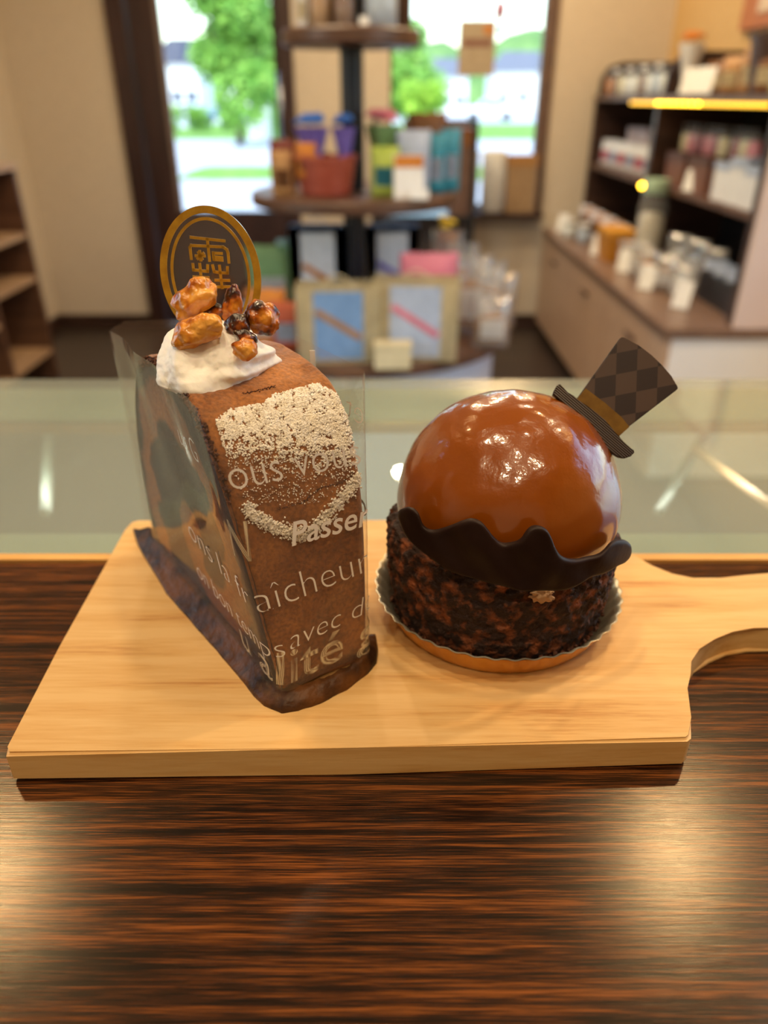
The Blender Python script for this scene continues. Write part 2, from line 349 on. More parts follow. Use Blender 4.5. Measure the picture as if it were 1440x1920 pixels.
def car(lab, px0, px1, py, Y, col, rz=0):
    a = atY(px0, py, Y); b = atY(px1, py, Y); L_ = b.x-a.x; k = L_/4.2
    t = thing('car', lab, 'car', ((a.x+b.x)/2, Y, GZ), rz)
    m = pmat('car_paint_%d' % col[2], col, .2, coat=1, noise_scale=1, col2=tuple(min(255, c+4) for c in col))
    prof = [(-2.1,.35),(-2.1,.8),(-1.9,.95),(-1.1,1.0),(-.5,1.5),(.9,1.55),(1.6,1.05),(2.05,.95),(2.1,.35)]
    bm = B(); prism(bm, [(x*k, z*k) for x, z in prof], -.8*k, .8*k, bev=.06*k, M=Matrix.Rotation(PI/2, 4, 'X')); autosmooth(obj('body', bm, m, t))
    bm = B(); prism(bm, [(x*k, z*k) for x, z in [(-.95,1.03),(-.45,1.42),(.8,1.46),(1.3,1.05)]], -.815*k, .815*k, M=Matrix.Rotation(PI/2, 4, 'X')); obj('side_windows', bm, M_pane_d, t)
    for x in (-1.3, 1.3):
        for s in (-.75, .75):
            bm = B(); lathe(bm, [(.1,-.1),(.3,-.1),(.34,-.06),(.34,.06),(.3,.1),(.1,.1)], 20)
            for v in bm.verts: v.co = Vector((v.co.x*k + x*k, v.co.z*k + s*k, v.co.y*k + .34*k))
            obj('wheel', bm, M_black, t, True)
car('white car parked across the road, right part of the window view', 868, 968, 205, 58, (228,232,240))
car('blue car parked across the road, seen through the door glass', 388, 440, 205, 62, (60,110,190))
car('silver car parked across the road, at the left of the door glass', 318, 385, 205, 64, (186,192,200))
t = thing('white_vending_box', 'small white roadside box beside the trees, right side of the door glass', 'box', (*atY(485, 200, 31).xy, GZ))
bx('cabinet', M_hw, t, (-.38,.38,-.3,.3,0,1.25), bev=.03); bx('door', pmat('pale_green_panel', (200,214,196), .5, noise_scale=4, col2=(190,206,188)), t, (-.3,.3,-.32,-.3,.15,1.1))

# ================================================================== BACKGROUND FURNITURE
# --- left open shelf unit
u = thing('open_shelf_unit', 'low brown open wooden shelf unit against the left wall', 'shelf unit', (XL+.003, 2.1, 0))
bm = B(); D_ = .355; Ls = 1.48; Hs = .94; th = .022
bx('back_panel', M_mid, u, (0, .012, 0, Ls, .02, Hs))
M_ledge = wood('light_shelf_edge', (150,118,88), (168,136,104), (186,152,118), scale=.5, axis='Y', rough=.45)
for nm, y in [('side_panel', 0), ('side_panel', Ls-th), ('divider', .49), ('divider', 1.03)]:
    bx(nm, M_mid, u, (.012, D_, y, y+th, 0, Hs), bev=.001)
bx('top_board', M_ledge, u, (.0, D_+.01, -.005, Ls+.005, Hs, Hs+.024), bev=.002)
for y0, y1, zs in [(th, .49, (.12, .42, .66)), (.512, 1.03, (.12, .36, .66)), (1.052, Ls-th, (.13, .47, .66))]:
    for z in zs: bx('shelf', M_ledge, u, (.012, D_-.003, y0, y1, z, z+.022))
t = thing('red_book', 'red book standing beside a white one in the left shelf unit', 'book', (XL+.20, 3.14+.09, .682), .05)
M_red = pmat('red_cover', (176,30,40), .5, noise_scale=20, col2=(160,24,34))
bx('cover', M_red, t, (-.1,.12,-.012,.012,0,.16), bev=.002); bx('pages', M_paper, t, (-.095,.1225,-.009,.009,.004,.157))
t = thing('white_book', 'white book beside the red one in the left shelf unit', 'book', (XL+.20, 3.14+.055, .682), 0)
bx('cover', M_paper, t, (-.1,.12,-.013,.013,0,.18), bev=.002); bx('pages', pmat('page_cream', (226,216,196), .8, noise_scale=90, col2=(214,204,184)), t, (-.095,.1225,-.009,.009,.004,.177))

# --- right cabinet: base drawers with worktop, hutch above
XF = .90; Y0c, Y1c = 2.35, 4.44; ZB = .575; HX = 1.10
K_bright = pmat('bright_white_panel', (246,244,240), .4, noise_scale=4, col2=(240,238,234))
cb = thing('display_cabinet', 'long taupe base cabinet with dark hutch shelves along the right wall', 'cabinet', (0,0,0))
bx('base_carcass', K_bright, cb, (XF+.02, XR-.004, Y0c, Y1c, .05, ZB-.03), label='white end panel')
bx('plinth', M_black, cb, (XF+.06, XR-.004, Y0c+.03, Y1c, 0, .05))
for i in range(3):
    y0 = Y0c + i*(Y1c-Y0c)/3; y1 = y0 + (Y1c-Y0c)/3
    d = bx('drawer_front', M_tan, cb, (XF, XF+.02, y0+.003, y1-.003, .06, ZB-.035), bev=.002)
    bx('handle', M_mid, d, (XF-.012, XF, (y0+y1)/2-.05, (y0+y1)/2+.05, ZB-.13, ZB-.115), bev=.003)
M_wt = wood('worktop_brown', (104,80,66), (122,96,80), (140,112,94), scale=.5, axis='Y', rough=.35)
bx('worktop', M_wt, cb, (XF-.015, XR-.004, Y0c-.02, Y1c, ZB-.03, ZB), bev=.003)
M_end = pmat('pinkish_beige_panel', (224,204,196), .5, noise_scale=3, col2=(216,196,188))
bx('end_panel', M_end, cb, (HX+.005, XR-.004, Y0c-.01, Y0c+.015, ZB, 1.24), label='pinkish beige end panel')
bx('upright', M_dark, cb, (HX, XR-.03, Y0c+.016, Y0c+.045, ZB, 1.20))
bx('upright', M_dark, cb, (HX, XR-.03, 3.40, 3.44, ZB, 1.20)); bx('upright', M_dark, cb, (HX, XR-.03, Y1c-.03, Y1c, ZB, 1.20))
bx('back_panel', M_black, cb, (XR-.03, XR-.004, Y0c+.045, Y1c, ZB, 1.22))
for y0, y1 in [(Y0c+.045, 3.40), (3.44, Y1c-.03)]:
    bx('shelf', M_mid, cb, (HX+.01, XR-.03, y0, y1, .885, .905))
bx('top_shelf', M_mid, cb, (HX-.01, XR-.004, Y0c+.045, Y1c, 1.20, 1.222), bev=.002)
for y0, y1 in [(Y0c+.05, 3.41), (3.43, Y1c)]:
    pts = []; r = .09; z0, z1 = 0, .15
    for a in range(7): an = PI + (-PI/2)*a/6; pts.append((y0+r+r*math.cos(an), z1-r+r*math.sin(an)))
    for a in range(7): an = PI/2 - PI/2*a/6; pts.append((y1-r+r*math.cos(an), z1-r+r*math.sin(an)))
    pts = [(y0, 0)] + pts + [(y1, 0)]
    bm = B(); prism(bm, pts, 0, .02); 
    for v in bm.verts: v.co = Vector((XR-.026+v.co.z, v.co.x, 1.222+v.co.y))
    obj('gallery_back', bm, M_dark, cb)
    bm = B(); prism(bm, [(HX+.01,0),(XR-.026,0),(XR-.026,.15),(HX+.12,.15),(HX+.05,.13),(HX+.015,.08)], 0, .02)
    for v in bm.verts: v.co = Vector((v.co.x, y1-.02+v.co.z, 1.222+v.co.y))
    obj('gallery_side', bm, M_dark, cb)
bx('light_strip', pmat('warm_led', (255,200,60), .4, emit=(255,190,40), emit_s=2.0, noise_scale=3, col2=(255,205,70)), cb, (HX-.016, HX-.010, Y0c+.05, 3.75, 1.188, 1.199))
for i in range(8):
    y = 3.36 - i*.062; bm = B(); bmesh.ops.create_icosphere(bm, subdivisions=2, radius=.005)
    obj('led_bulb', bm, pmat('led_bulb_glow', (255,210,60), .4, emit=(255,200,50), emit_s=14, noise_scale=3, col2=(255,215,70)), cb, True, loc=(HX-.02, y, 1.194))
bm = B(); bmesh.ops.create_icosphere(bm, subdivisions=2, radius=.011); obj('led_bulb', bm, MATS['led_bulb_glow'], cb, True, loc=(HX-.012, 3.42, .888))

# --- round tiered stand
RX, RY = -.093, 2.5
rs = thing('round_display_stand', 'three-tier round dark wood display stand on a white drum in mid-shop', 'display stand', (RX, RY, 0))
def disc(nm, r, z, t_, mat, ll=None):
    bm = B(); lathe(bm, [(0.0,z-t_),(r-.006,z-t_),(r,z-t_+.006),(r,z-.006),(r-.006,z),(0.0,z)], 72); bmesh.ops.remove_doubles(bm, verts=bm.verts, dist=1e-5); return autosmooth(obj(nm, bm, mat, rs, label=ll))
TZ, MZ, UZ = .560, .962, 1.378
disc('drum_base', .46, TZ-.04, TZ-.06, pmat('white_gloss_base', (214,222,236), .4, noise_scale=5, col2=(206,214,230)), 'white drum'); disc('plinth', .40, .02, .02, M_black)
disc('tabletop', .505, TZ, .035, M_mid); disc('middle_shelf', .315, MZ, .035, M_mid); disc('upper_shelf', .195, UZ, .04, M_mid)
bm = B(); lathe(bm, [(.034, TZ), (.034, 1.95)], 32); autosmooth(obj('pole', bm, pmat('navy_black_pole', (26,30,38), .3, .3, noise_scale=5, col2=(34,38,48)), rs, label='black pole'))

# --- black rack by the window
rk = thing('black_rack', 'black metal rack with grey back under the window, behind the round stand', 'rack', (.2, 4.22, 0))
for x in (-.25, .25):
    for y in (-.13, .13): bx('post', M_black, rk, (x-.012, x+.012, y-.012, y+.012, 0, 1.115))
for z in (.12, .66): bx('shelf', M_black, rk, (-.238, .238, -.13, .13, z, z+.02))
bx('back_panel', pmat('grey_brown_back', (96,84,78), .6, noise_scale=4, col2=(84,74,68)), rk, (-.238, .238, .118, .128, .14, .66)); bx('back_panel', MATS['grey_brown_back'], rk, (-.1, .238, .118, .128, .98, 1.115))

# ------------------------------------------------------------------ small goods builders (prototypes are placed, then copied)
def cm(name, c, rough=.5, v=14): return pmat(name, c, rough, noise_scale=30, col2=tuple(max(0, x-v) for x in c))
K_white = cm('pack_white', (232,234,236)); K_cream = cm('pack_cream', (226,214,176)); K_blue = cm('pack_blue', (128,166,214)); K_brown = cm('pack_brown', (126,82,44))
K_orange = cm('pack_orange', (206,130,44)); K_pink = cm('pack_pink', (222,130,150)); K_green = cm('pack_green', (120,160,110)); K_teal = cm('pack_teal', (60,150,176))
K_purple = cm('pack_purple', (120,104,190)); K_bblue = cm('bloom_blue', (72,130,220)); K_kraft = cm('kraft_paper', (178,134,84)); K_yellow = cm('pack_yellow', (226,196,60)); K_pale = cm('pack_pale_blue', (186,200,224))
K_lid = cm('dark_lid', (44,34,32), .3); K_mint = cm('mint_lid', (176,206,180), .4)
M_jar = glass('jar_glass', (.95,.98,.98), milky=.12, milk=(220,225,225), ior=1.5); M_cello = glass('cellophane', (.97,.98,.98), milky=.18, milk=(225,228,232), rough=.12, ior=1.6, gain=1.6)

def packet(label, loc, w_, h_, d_, mat, mat2, rz=0, group=None, cat='packet', name='sweet_packet', clear=False):
    """pillow pouch with crimped top and a label patch"""
    t = thing(name, label, cat, loc, rz, group); bm = B(); nx, nz = 10, 12; g = {}
    for s in (-1, 1):
        for i in range(nx+1):
            for k in range(nz+1):
                a, b = i/nx*2-1, k/nz; e = (1-a**4)*max(0, min(1, (1-b)*3.2))**.6*(min(1, b*8+.45))
                if i in (0, nx) and s == 1: g[s,i,k] = g[-1,i,k]; continue
                ww = w_*(1 - .06*(1-b)); g[s,i,k] = bm.verts.new((a*ww/2, s*d_/2*e + (s*.0004), b*h_ + .0015*math.sin(a*9)*(b > .9)))
    for s in (-1, 1):
        for i in range(nx):
            for k in range(nz):
                f_ = [g[s,i,k], g[s,i+1,k], g[s,i+1,k+1], g[s,i,k+1]]
                try: bm.faces.new(f_ if s < 0 else f_[::-1])
                except ValueError: pass
    obj('pouch', bm, mat, t, True)
    if clear: bm = B(); blob(bm, (0,0,h_*.36), (w_*.40, d_*.32, h_*.32), 3, .25, 3, int(h_*9e3)); obj('contents', bm, mat2, t, True)
    bm = B(); n = 8; col = [[bm.verts.new((( -.3+.6*i/n)*w_, -d_/2*(1-((-.6+1.2*i/n))**4)*min(1,(1-z)*3.2)**.6 - .0015, z*h_)) for z in (.22,.6)] for i in range(n+1)]
    for a, b in zip(col, col[1:]): bm.faces.new([a[0], b[0], b[1], a[1]])
    bmesh.ops.solidify(bm, geom=bm.faces[:], thickness=.0006); obj('sticker', bm, M_paper if clear else mat2, t)
    return t
def jar(label, loc, r, h_, cont, lid, group=None, name='glass_jar'):
    t = thing(name, label, 'jar', loc, 0, group)
    bm = B(); lathe(bm, [(r*.9,0),(r,h_*.05),(r,h_*.72),(r*.82,h_*.82),(r*.82,h_*.86)], 24); obj('glass_body', bm, M_jar, t, True)
    bm = B(); lathe(bm, [(r*.82,h_*.03),(r*.9,h_*.08),(r*.9,h_*.62),(r*.6,h_*.66)], 20); obj('contents', bm, cont, t, True)
    bm = B(); lathe(bm, [(r*.86,h_*.86),(r*.88,h_*.87),(r*.88,h_*.98),(r*.84,h_)], 24); autosmooth(obj('lid', bm, lid, t))
    return t
def ptag(label, loc, w_=.05, h_=.045, rz=0, group=None, mat=None):
    """price card leaning on a small foot"""
    t = thing('price_tag', label, 'price tag', loc, rz, group)
    bm = B(); box(bm, -w_/2, w_/2, -.001, .001, .004, h_, M=Matrix.Rotation(-.3, 4, 'X'), bev=.0005); obj('card', bm, mat or M_paper, t)
    bx('foot', M_jar, t, (-w_/2, w_/2, -.004, .018, 0, .003)); return t
def carton(label, loc, w_, d_, h_, mat, mat2, rz=0, group=None, name='gift_box', cat='box'):
    t = thing(name, label, cat, loc, rz, group)
    bx('carton', mat, t, (-w_/2, w_/2, -d_/2, d_/2, 0, h_*.8), bev=.002); bx('lid', mat2, t, (-w_/2-.002, w_/2+.002, -d_/2-.002, d_/2+.002, h_*.8, h_), bev=.002); return t
def basket(label, loc, r, h_, mat, group=None):
    t = thing('wicker_basket', label, 'basket', loc, 0, group); bm = B(); n = 44; rows = 12
    prof = [(r*(.80+.2*k/rows) + (.003 if k % 2 else 0), h_*k/rows) for k in range(rows+1)] + [(r*.97, h_), (r*.9, h_*.9), (r*.76, h_*.12)]
    lathe(bm, prof, n, wob=lambda a, z: .015*math.sin(a*22 + (z*rows/h_)*PI)); obj('woven_body', bm, mat, t, True)
    bm = B(); tube(bm, [(r*math.cos(2*PI*i/40), r*math.sin(2*PI*i/40), h_ + .004*math.sin(i*2)) for i in range(40)], .006, 8, True); obj('rim', bm, mat, t, True); return t
def posy(label, loc, h_, r, bloom, wrap, seed, group=None, name='wrapped_posy'):
    t = thing(name, label, 'flowers', loc, 0, group); rnd = random.Random(seed)
    bm = B(); lathe(bm, [(r*.3,0),(r*.38,h_*.2),(r*.7,h_*.55),(r*.95,h_*.78)], 20, wob=lambda a, z: .08*math.sin(a*5+z*30)); 
    top = max(v.co.z for v in bm.verts); bmesh.ops.delete(bm, geom=[f_ for f_ in bm.faces if len(f_.verts) > 4 and f_.calc_center_median().z > top*.9], context='FACES_ONLY'); obj('wrap', bm, wrap, t, True)
    for i in range(6):
        a = i*1.05; q = (math.cos(a)*r*.5*(i > 0), math.sin(a)*r*.5*(i > 0), h_*(.84+.1*rnd.random())); bm = B()
        for L_ in range(3):
            for k in range(6):
                an = k*PI/3 + L_*.5; rr = r*(.34-.09*L_); c = Vector((math.cos(an)*rr, math.sin(an)*rr, r*.1*L_))
                blob(bm, Vector(q)+c, (r*.17, r*.17, r*.09), 1, .1, 2, k)
        obj('bloom', bm, bloom, t, True)
    return t
def giftbag(label, loc, w_, h_, d_, side, front, stripe, rz=0, group=None):
    t = thing('gift_bag', label, 'bag', loc, rz, group)
    bm = B(); v = [bm.verts.new(p) for p in [(-w_/2,-d_/2,0),(w_/2,-d_/2,0),(w_/2,d_/2,0),(-w_/2,d_/2,0),(-w_/2*1.03,-d_/2,h_),(w_/2*1.03,-d_/2,h_),(w_/2*1.03,d_/2*.9,h_),(-w_/2*1.03,d_/2*.9,h_)]]
    for q in [(3,2,1,0),(0,1,5,4),(2,3,7,6)]: bm.faces.new([v[i] for i in q])
    for (a, b, c, d) in [(1,2,6,5),(3,0,4,7)]:
        m1 = bm.verts.new((v[a].co+v[b].co)/2 ); m2 = bm.verts.new((v[c].co+v[d].co)/2*1 + Vector((-.012 if v[a].co.x > 0 else .012, 0, 0))); bm.faces.new([v[a], m1, m2, v[d]]); bm.faces.new([m1, v[b], v[c], m2])
    bmesh.ops.solidify(bm, geom=bm.faces[:], thickness=.001); obj('paper_body', bm, side, t)
    bx('front_window', front, t, (-w_*.3, w_*.3, -d_/2-.002, -d_/2-.0012, h_*.06, h_*.94))
    bm = B(); box(bm, -w_*.32, w_*.32, -.0016, 0, -.009, .009, M=Matrix.Translation((0, -d_/2-.003, h_*.52)) @ Matrix.Rotation(.55, 4, 'Y')); obj('ribbon', bm, stripe, t)
    bm = B(); tube(bm, [(-w_*.2,-d_/2,h_*.9)] + [(-w_*.2+w_*.4*i/8, -d_/2, h_+.03*math.sin(PI*i/8)) for i in range(9)] + [(w_*.2,-d_/2,h_*.9)], .0018, 6); obj('handle', bm, side, t, True)
    return t

# upper tier goods
z = UZ
t = thing('wooden_crate', 'brown wooden crate on the top tier of the round stand', 'crate', (RX+.02, RY+.06, z))
bx('back_board', M_mid, t, (-.15,.15,.05,.06,0,.2)); bx('side_board', M_mid, t, (-.15,-.14,-.06,.05,0,.2)); bx('side_board', M_mid, t, (.14,.15,-.06,.05,0,.2)); bx('bottom_board', M_mid, t, (-.14,.14,-.06,.05,0,.01))
jar('clear jar with brown contents, second from the left on the top tier', (RX-.085, RY-.02, z+.0), .03, .12, K_kraft, K_white)
packet('narrow white packet, leftmost item on the top tier of the round stand', (RX-.135, RY-.02, z), .035, .11, .02, K_white, K_cream)
jar('clear jar with pale contents in the middle of the top tier', (RX-.015, RY-.05, z), .028, .11, K_brown, K_lid)
jar('wide glass jar of pale sweets on the right of the top tier', (RX+.085, RY-.05, z), .048, .13, K_pale, K_lid)
ptag('small white price tag beside the wide jar on the top tier', (RX+.04, RY-.13, z), .025, .025)

# middle tier goods
z = MZ
def mid(px, dy): return atY(px, 300, RY+dy).x
x1 = mid(610, -.12)
basket('red-brown wicker basket on the middle tier, left of the black pole', (x1, RY-.12, z), .088, .10, cm('terracotta_wicker', (170,84,64)))
posy('blue and purple wrapped posy in the wicker basket, left one', (x1-.035, RY-.12, z+.06), .15, .052, K_bblue, K_purple, 1)
posy('blue and purple wrapped posy in the wicker basket, next to the pole', (x1+.055, RY-.12, z+.06), .15, .036, K_bblue, K_purple, 2)
packet('brown and gold packet in the middle-tier basket, at its left', (x1-.05, RY-.17, z+.05), .06, .09, .025, K_orange, K_brown)
packet('kraft packet at the left rim of the middle tier', (mid(530, -.12), RY-.16, z), .065, .12, .04, K_kraft, K_brown, .2)
packet('dark red packet behind the kraft one on the middle tier', (mid(530, 0), RY+.02, z), .08, .14, .04, cm('pack_dark_red', (120,44,36)), K_orange)
x2 = mid(715, -.1)
posy('pink wrapped posy on the middle tier, right of the pole', (x2+.008, RY-.04, z), .23, .055, K_pink, K_green, 3)
packet('yellow-green packet on the middle tier under the pink posy', (x2+.01, RY-.15, z), .085, .13, .045, cm('pack_lime', (186,206,92)), K_teal, -.1)
packet('pale blue packet on the middle tier behind the white card', (mid(775,-.1), RY-.1, z), .10, .17, .05, K_pale, K_bblue, .1)
t = thing('notice_card', 'white card with an orange band leaning at the front of the middle tier', 'card', (mid(768,-.24)-.0, RY-.235, z), .05)
bm = B(); R_ = Matrix.Rotation(-.22, 4, 'X'); box(bm, -.042,.042,-.0015,.0015,.001,.115, M=R_, bev=.0005); obj('card', bm, M_paper, t)
bm = B(); box(bm, -.04,.04,-.003,-.0016,.082,.112, M=R_); obj('orange_band', bm, K_orange, t)
for i, (px, dy, hh) in enumerate([(818,-.06,.16), (845,-.02,.17)]):
    packet('teal packet standing at the right of the middle tier, %s one' % ('inner','outer')[i], (mid(px, dy), RY+dy, z), .06, hh, .04, K_teal, K_pale, .1*i)
packet('brown packet with white bow behind the teal ones on the middle tier', (mid(800, .1), RY+.1, z), .12, .21, .05, K_brown, K_white)
for px, lb in [(787, 'pale blue price tag on the front edge of the middle tier'), ]:
    p_ = atY(px, 408, RY-.285); ptag(lb, (p_.x, RY-.262, z), .05, .03)

# window-sill goods
sz = WZ0
for i, px in enumerate((872, 922)):
    p_ = atY(px, 380, WY-.06); t = thing('fluted_pot', 'white fluted cylinder pot on the window sill, %s of two' % ('left','right')[i], 'pot', (p_.x, WY-.06, sz))
    bm = B(); lathe(bm, [(.055,0),(.062,.01),(.064,.30),(.06,.31),(.052,.30),(.05,.03)], 64, wob=lambda a, z_: .05*math.cos(a*16)); obj('pot', bm, K_white, t, True)
    bm = B(); lathe(bm, [(.04,.0),(.048,.27)], 20); obj('liner', bm, K_green, t, True)
p_ = atY(972, 380, WY-.06); carton('tan cardboard box on the window sill in its right corner', (p_.x, WY-.065, sz), .16, .08, .29, cm('sill_tan', (168,140,108)), K_kraft)
ptag('bright white price tag on the window sill under the fluted pots', (atY(870,398,WY-.12).x, WY-.118, sz), .10, .04)
carton('brown box on top of the black rack by the window', (.40, 4.2, .68), .12, .16, .4, cm('rack_box', (110,84,72)), K_brown)
t = thing('hanging_poster', 'small beige poster with a dark picture hanging in the window', 'poster', (atY(893, 90, WY-.02).x, WY-.02, 0))
a_ = atY(862, 38, WY-.02); b_ = atY(925, 142, WY-.02)
bx('sheet', cm('poster_beige', (176,160,136)), t, (a_.x-t.location.x, b_.x-t.location.x, -.002, .002, b_.z, a_.z)); bx('picture', cm('poster_dark', (134,92,78)), t, (a_.x-t.location.x+.02, b_.x-t.location.x-.02, -.004, -.002, b_.z+.13, a_.z-.08))
bx('orange_mark', K_orange, t, (b_.x-t.location.x-.06, b_.x-t.location.x-.02, -.0045, -.0021, a_.z-.06, a_.z-.02))
bm = B(); tube(bm, [(0,0,a_.z), (0,0,2.12)], .0015, 6); obj('cord', bm, M_black, t)
t = thing('hanging_ornament', 'small red and blue ornament hanging in the window beside the poster', 'ornament', (atY(938, 20, WY-.03).x, WY-.03, 0))
zz = atY(938, 20, WY-.03).z
bm = B(); blob(bm, (0,0,zz), (.025,.02,.045), 3, .1); obj('red_body', bm, M_red, t, True); bm = B(); blob(bm, (.01,0,zz-.08), (.016,.014,.03), 2, .1); obj('blue_body', bm, K_bblue, t, True); bm = B(); tube(bm, [(0,0,zz), (0,0,2.12)], .0015, 6); obj('cord', bm, M_black, t)

# low table goods
z = TZ
def low(px, py): q = atZ(px, py, TZ); return q
def LOC(px, py): q = low(px, py); return (q.x, q.y, TZ)
giftbag('cream gift bag with blue front and tan ribbon, front left of the round table', LOC(637, 672), .225, .21, .09, K_cream, K_blue, K_kraft, .05)
giftbag('cream gift bag with blue front and pink ribbon, front right of the round table', LOC(778, 668), .235, .22, .09, K_cream, K_pale, K_pink, -.08)
giftbag('white and lilac gift bag standing at the back left of the round table', (*low(603, 600).xy, TZ), .18, .30, .08, K_pale, K_white, K_orange, 0)
giftbag('white and lilac gift bag at the back, right of the black pole', (*low(735, 590).xy, TZ), .17, .29, .08, K_pale, K_white, K_purple, 0)
carton('small cream box with a yellow seal in front of the pink-ribboned bag', (*low(736, 688).xy, TZ), .10, .05, .07, K_cream, K_cream)
packet('pink-topped packet behind the pink-ribboned bag on the round table', (*low(800, 640).xy, TZ+.0), .17, .26, .05, K_pink, K_white, 0)
for i, (px, py, ww, hh, m1, m2, lb) in enumerate([(505, 650, .12, .17, K_orange, K_white, 'orange packet at the left front of the round table'), (540, 655, .10, .14, cm('pack_rust', (180,84,52)), K_pale, 'rust red packet beside the cream bag on the round table'),
        (515, 600, .15, .24, K_green, K_white, 'tall green packet at the back left of the round table'), (560, 590, .12, .25, cm('pack_mint', (176,206,196)), K_pink, 'mint packet behind the rust red one')]):
    packet(lb, (*low(px, py).xy, TZ), ww, hh, .05, m1, m2, .1*i-.1)
for i, (px, py, hh) in enumerate([(835, 575, .26), (858, 600, .25), (880, 625, .24), (905, 625, .22), (930, 612, .17), (918, 650, .15)]):
    packet('clear bag of brown biscuits at the right of the round table, %s from the pole' % ORD[i], (*low(px, py).xy, TZ), .12, hh, .06, M_cello, K_kraft, -.5+.1*i, 'clear biscuit bags on the round table', 'biscuit bag', 'biscuit_bag', True)
posy('small yellow posy among the clear bags on the round table', (*low(835, 560).xy, TZ), .30, .04, K_yellow, K_orange, 9)

# cabinet goods -------- top shelf
def cab(Y, x, z): return (x, Y, z)
row = [(4.36, K_orange), (4.25, K_brown), (4.14, K_cream), (4.03, K_white), (3.92, K_white), (3.81, K_brown), (3.71, K_white), (3.61, K_pale), (3.52, K_white)]
for i, (y, m_) in enumerate(row):
    jar('small jar in the row on the hutch top, %s from the window' % ORD[i], (HX+.06, y, 1.222), .036, .115, m_, K_white if i % 2 else K_lid, 'small jars on the hutch top')
posy('tall white and orange posy on the hutch top between the two arches', (HX+.08, 3.36, 1.222), .22, .05, K_orange, K_white, 12)
for i, y in enumerate((3.17, 3.03)): ptag('large white price card on the hutch top, %s of two' % ('far','near')[i], (HX+.02, y, 1.222), .07, .09, -.9)
for i, (y, hh, m1) in enumerate([(3.24, .11, K_brown), (3.09, .12, K_kraft), (2.92, .14, K_kraft), (2.80, .13, K_brown), (2.68, .12, K_kraft)]):
    packet('kraft packet behind the cards on the hutch top, %s from the posy' % ORD[i], (HX+.15, y, 1.222), .11, hh, .05, m1, K_cream, -1.1, 'kraft packets on the hutch top')
jar('yellow-topped tin at the near end of the hutch top', (HX+.10, 2.55, 1.222), .055, .14, K_yellow, K_cream)
basket('dark wicker basket on the hutch top behind the kraft packets', (HX+.22, 2.86, 1.222), .12, .17, cm('dark_wicker', (74,54,44)))
packet('flowery white packet sticking out of the dark wicker basket', (HX+.21, 2.86, 1.30), .12, .19, .05, cm('pack_taupe', (168,150,136)), K_brown, -1.2)
# framed panel on the right wall
t = thing('wall_picture', 'orange-wood framed pale picture on the right wall at the top corner', 'picture', (XR, 3.05, 1.45))
bx('frame', cm('orange_wood', (176,104,36)), t, (-.025, -.001, 0, .58, 0, .8), bev=.003); bx('print', cm('print_beige', (214,190,160)), t, (-.03, -.025, .05, .42, .05, .75))
# middle shelf, far bay: two rows of white packs
for i in range(6):
    y = 4.30 - i*.145
    packet('white packet in the far bay of the hutch shelf, %s from the window' % ORD[i], (HX+.07, y, .905), .10, .12, .05, K_white, K_pale if i % 2 else K_pink, -1.0, 'white packets in the far bay')
for i in range(4):
    y = 4.20 - i*.19
    packet('pinkish packet behind the white ones in the far bay, %s from the window' % ORD[i], (HX+.17, y, .905), .12, .18, .05, cm('pack_blush', (220,204,204)), K_white, -1.0, 'pinkish packets in the far bay')
# near bay
for i in range(3):
    y = 3.22 - i*.24
    t = carton('open brown carton of goods in the near bay of the hutch, %s from the upright' % ORD[i], (HX+.14, y, .905), .2, .2, .12, cm('carton_brown', (120,72,44)), cm('carton_brown2', (98,58,36)), 0)
    for k in range(3):
        jar('jar in the %s brown carton of the near bay, %s one' % (ORD[i], ('far','middle','near')[k]), (HX+.10, y+.065-.065*k, 1.025), .028, .10, [K_cream, K_pink, cm('pack_plum', (150,60,84))][(i+k) % 3], K_lid, 'jars on the brown cartons')
ptag('large white price card at the edge of the near bay shelf', (HX+.03, 3.0, .905), .06, .08, -.9)
for i, y in enumerate((2.74, 2.62, 2.50)):
    carton('white box at the near end of the hutch shelf, %s from the window' % ORD[i], (HX+.07, y, .905), .08, .09, .12+.02*(i % 2), K_white, K_pale, .2, 'white boxes at the near end of the shelf')
# worktop goods
zt = ZB
for i in range(8):
    y = 4.34 - i*.115
    packet('small silver and brown packet on the worktop back row, %s from the window' % ORD[i], (HX+.0, y, zt), .09, .13, .05, cm('pack_silver', (206,204,212)) if i % 2 == 0 else cm('pack_tan', (176,138,110)), K_brown, -1.0, 'small packets on the worktop')
for i, (px, py) in enumerate([(1050, 436), (1116, 480), (1166, 512), (1207, 545), (1272, 580)]):
    q = atZ(px, py, zt)
    ptag('white price card on the worktop front edge, %s from the window' % ORD[i], (q.x, q.y, zt), .06, .095, -.75)
jar('blue-white small pot at the far corner of the worktop', (XF+.06, 4.1, zt), .035, .09, K_white, K_white)
jar('blue-white small pot beside the first price card', (XF+.10, 3.95, zt), .035, .09, K_pale, K_white)
carton('bright orange-yellow box on the worktop behind the second price card', (XF+.14, 3.52, zt), .12, .20, .13, cm('box_amber', (190,130,40)), cm('box_amber_lid', (222,160,60)))
jar('tall glass jar with mint lid on the worktop by the upright', (XF+.17, 3.18, zt), .055, .36, cm('jar_sand', (200,190,176)), K_mint)
for i, (x_, y, hh) in enumerate([(.12, 3.25, .12), (.13, 3.10, .14), (.12, 2.98, .13), (.24, 3.02, .18), (.26, 2.90, .18), (.15, 2.86, .13), (.28, 2.78, .17), (.17, 2.74, .12)]):
    packet('clear packet of sweets on the worktop, %s counting from the mint-lidded jar' % ORD[i], (XF+x_, y, zt), .10, hh, .05, M_cello, [K_pale, K_kraft, K_orange, K_white][i % 4], -.8, 'clear packets on the worktop', 'packet', 'sweet_packet', True)
